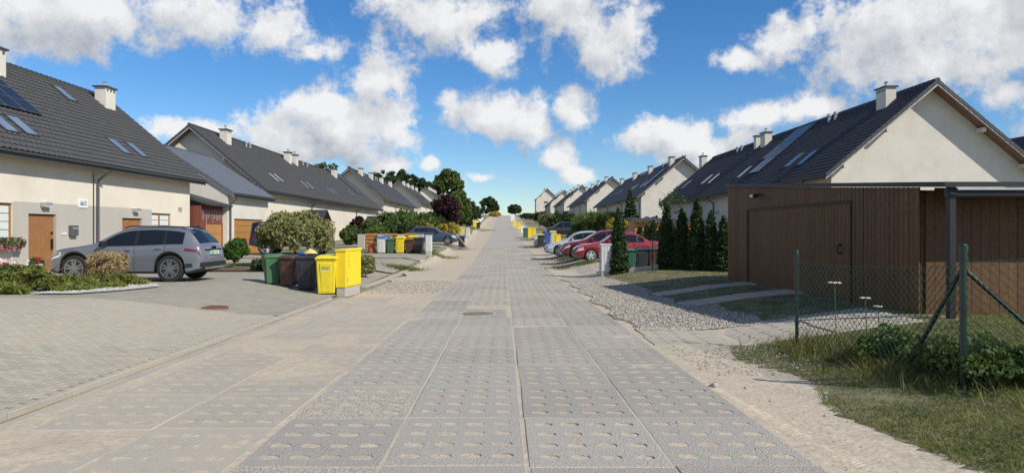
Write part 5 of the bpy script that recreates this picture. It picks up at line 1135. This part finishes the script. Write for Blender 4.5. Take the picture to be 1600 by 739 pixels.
x, d = X(985, 60), 60; t = plant('spruce', 'young dark spruce standing in front of the second right house', 'tree', x, d); h = Z(292, d)-g(x, d); leaves('crown', [(0, 0, h*k, 1.25*(1-k)+.05, 1.25*(1-k)+.05, .16) for k in np.linspace(.12, .98, 15)], 4500, .13, 'leaf_thuja', t, 2.4, .5, .3, 0, 95, .5); trunk(t, h*.9, .08, 0, 0, 3)
x, d = X(1046, 56), 56; t = plant('sapling', 'thin sparse sapling in front of the second right gable', 'tree', x, d); h = Z(282, d)-g(x, d); leaves('crown', clumps(16, .9, .9, h*.25, h*.72, .35, 12), 260, .12, 'leaf', t, 1.6, seed=96); trunk(t, h*.8, .05, 9, 1.2, 8)
# grasses
def blades(name, n, fpt, h0, h1, w_, m, lean=.5, base=.02):
    P = np.array([fpt() for _ in range(n)]); z = G(P[:, 0], P[:, 1])+base; a = RNG.uniform(0, 6.283, n); h = RNG.uniform(h0, h1, n); ww = w_*RNG.uniform(.6, 1.4, n); ln = RNG.normal(0, lean, (n, 2))*h[:, None]
    p = np.stack([P[:, 0], P[:, 1], z], 1); s = np.stack([np.cos(a), np.sin(a), np.zeros(n)], 1)*ww[:, None]; tip = p+np.stack([ln[:, 0], ln[:, 1], h], 1)
    o = fast(name, np.stack([p-s, p+s, tip], 1).reshape(-1, 3), 3, m); o['kind'] = 'stuff'; return o
def density(x, y): return math.sin(x*3.1+y*1.7)+math.sin(x*1.3-y*2.9+1)+math.sin(x*5.3+y*4.1)*.6
def p_near():
    while True:
        y = random.uniform(3.6, 12.2); x = random.uniform(2.9, min(.8*y+.8, 9.5)); e = 3.22+gw(y*.9)
        if 10.6 < y and x < 7: continue
        if x < e: continue
        if density(x, y) > random.uniform(-2.2, 1.2)-(x-e)*1.6: return x, y
blades('clover', 9000, p_near, .01, .03, .012, 'grass', 1.2); blades('grass_clumps', 9000, p_near, .03, .075, .005, 'grass', .8); blades('grass', 100000, p_near, .012, .05, .0045, 'grass', .7)
def p_fence():
    t_ = random.random(); k = random.random()
    if k < .55: x = pA[0]+(pB[0]-pA[0])*t_; y = pA[1]+(pB[1]-pA[1])*t_
    else: x = pB[0]+(pC[0]-pB[0])*t_; y = pB[1]+(pC[1]-pB[1])*t_
    return x+random.gauss(.15, .3), y+random.gauss(.15, .28)
blades('tall_grass', 3200, p_fence, .06, .26, .004, 'dry_grass', .55); blades('weeds', 7500, p_fence, .04, .19, .008, 'grass', .6)
for i in range(18):
    u_ = random.random(); x = pB[0]+random.uniform(-.3, 2.4); y = pB[1]-.1+random.uniform(-.2, .8)
    if i > 9: x = pB[0]+(pA[0]-pB[0])*u_*.75+random.uniform(.05, .4); y = pB[1]+(pA[1]-pB[1])*u_*.75
    t = plant('weed', 'leafy green weed growing along the foot of the mesh fence', 'weed', x, y, 'leafy weeds at the fence'); leaves('foliage', clumps(12, .25, .25, .17, .24, .12, 200+i), 700, .034, 'leaf', t, 1.7, seed=200+i); trunk(t, .35, .008, 4, .2, i, 'leaf')
def p_far():
    while True:
        y = random.uniform(12.5, 28.3); x = random.uniform(4.2, 6.6 if y < 21.5 else 9)
        if 16.0 < y < 17.2 or 19.0 < y < 20.2: continue
        if x > gr_(y)-.1: return x, y
blades('far_grass', 16000, p_far, .02, .06, .008, 'grass', .6)
def tuft(px, py, n, r, lab, m='grass'):
    x0, y0 = atg(px, py); o = blades('grass_tuft', n, lambda: (x0+random.gauss(0, r), y0+random.gauss(0, r*1.2)), .05, .2, .012, m, .5); del o['kind']; tag(o, lab, 'grass tuft', 'grass tufts on the verges')
tuft(632, 421, 1200, .45, 'grass tuft at the drive corner, left verge'); tuft(690, 402, 900, .5, 'grass tuft at the foot of the white cabinet, left verge'); tuft(712, 390, 500, .6, 'small grass tuft before the blue car'); tuft(900, 402, 1500, .9, 'weedy tuft in front of the red sedan', 'dry_grass'); tuft(845, 385, 1500, 1.0, 'weedy tuft in front of the silver car', 'dry_grass'); tuft(835, 374, 1400, 1.0, 'green tuft at the white cabinet on the right verge'); tuft(880, 420, 500, .5, 'sparse grass tuft beside the red sedan drive'); tuft(748, 360, 1500, 1.4, 'grass tuft on the far left verge'); tuft(918, 412, 1100, .22, 'grass tuft behind the grey utility cabinet')
for i, (px, py, lab) in enumerate(((1304, 442, 'tall white umbel flower behind the mesh fence, left one'), (1352, 466, 'white umbel flower behind the mesh fence, middle one'), (1372, 479, 'smallest white umbel flower behind the mesh fence'))):
    d = 9.3-.5*i; x = X(px, d)+.25; d2q = d+.35; x = X(px, d2q); t = thing('umbel_flower', lab, 'flower', (x, d2q, g(x, d2q)), 0, 'white umbels behind the fence'); zt_ = Z(py, d2q)-g(x, d2q); MB().tube([(.03, 0, 0), (0, 0, zt_)], .006, 5).build('stem', 'leaf_reed', t)
    b = MB()
    for k in range(40):
        a, q = random.uniform(0, 6.3), math.sqrt(random.random())*(.085-.02*i); b.box(q*math.cos(a)-.008, q*math.cos(a)+.008, q*math.sin(a)-.008, q*math.sin(a)+.008, zt_-.0, zt_+.012)
    b.build('bloom', 'flower_white', t)
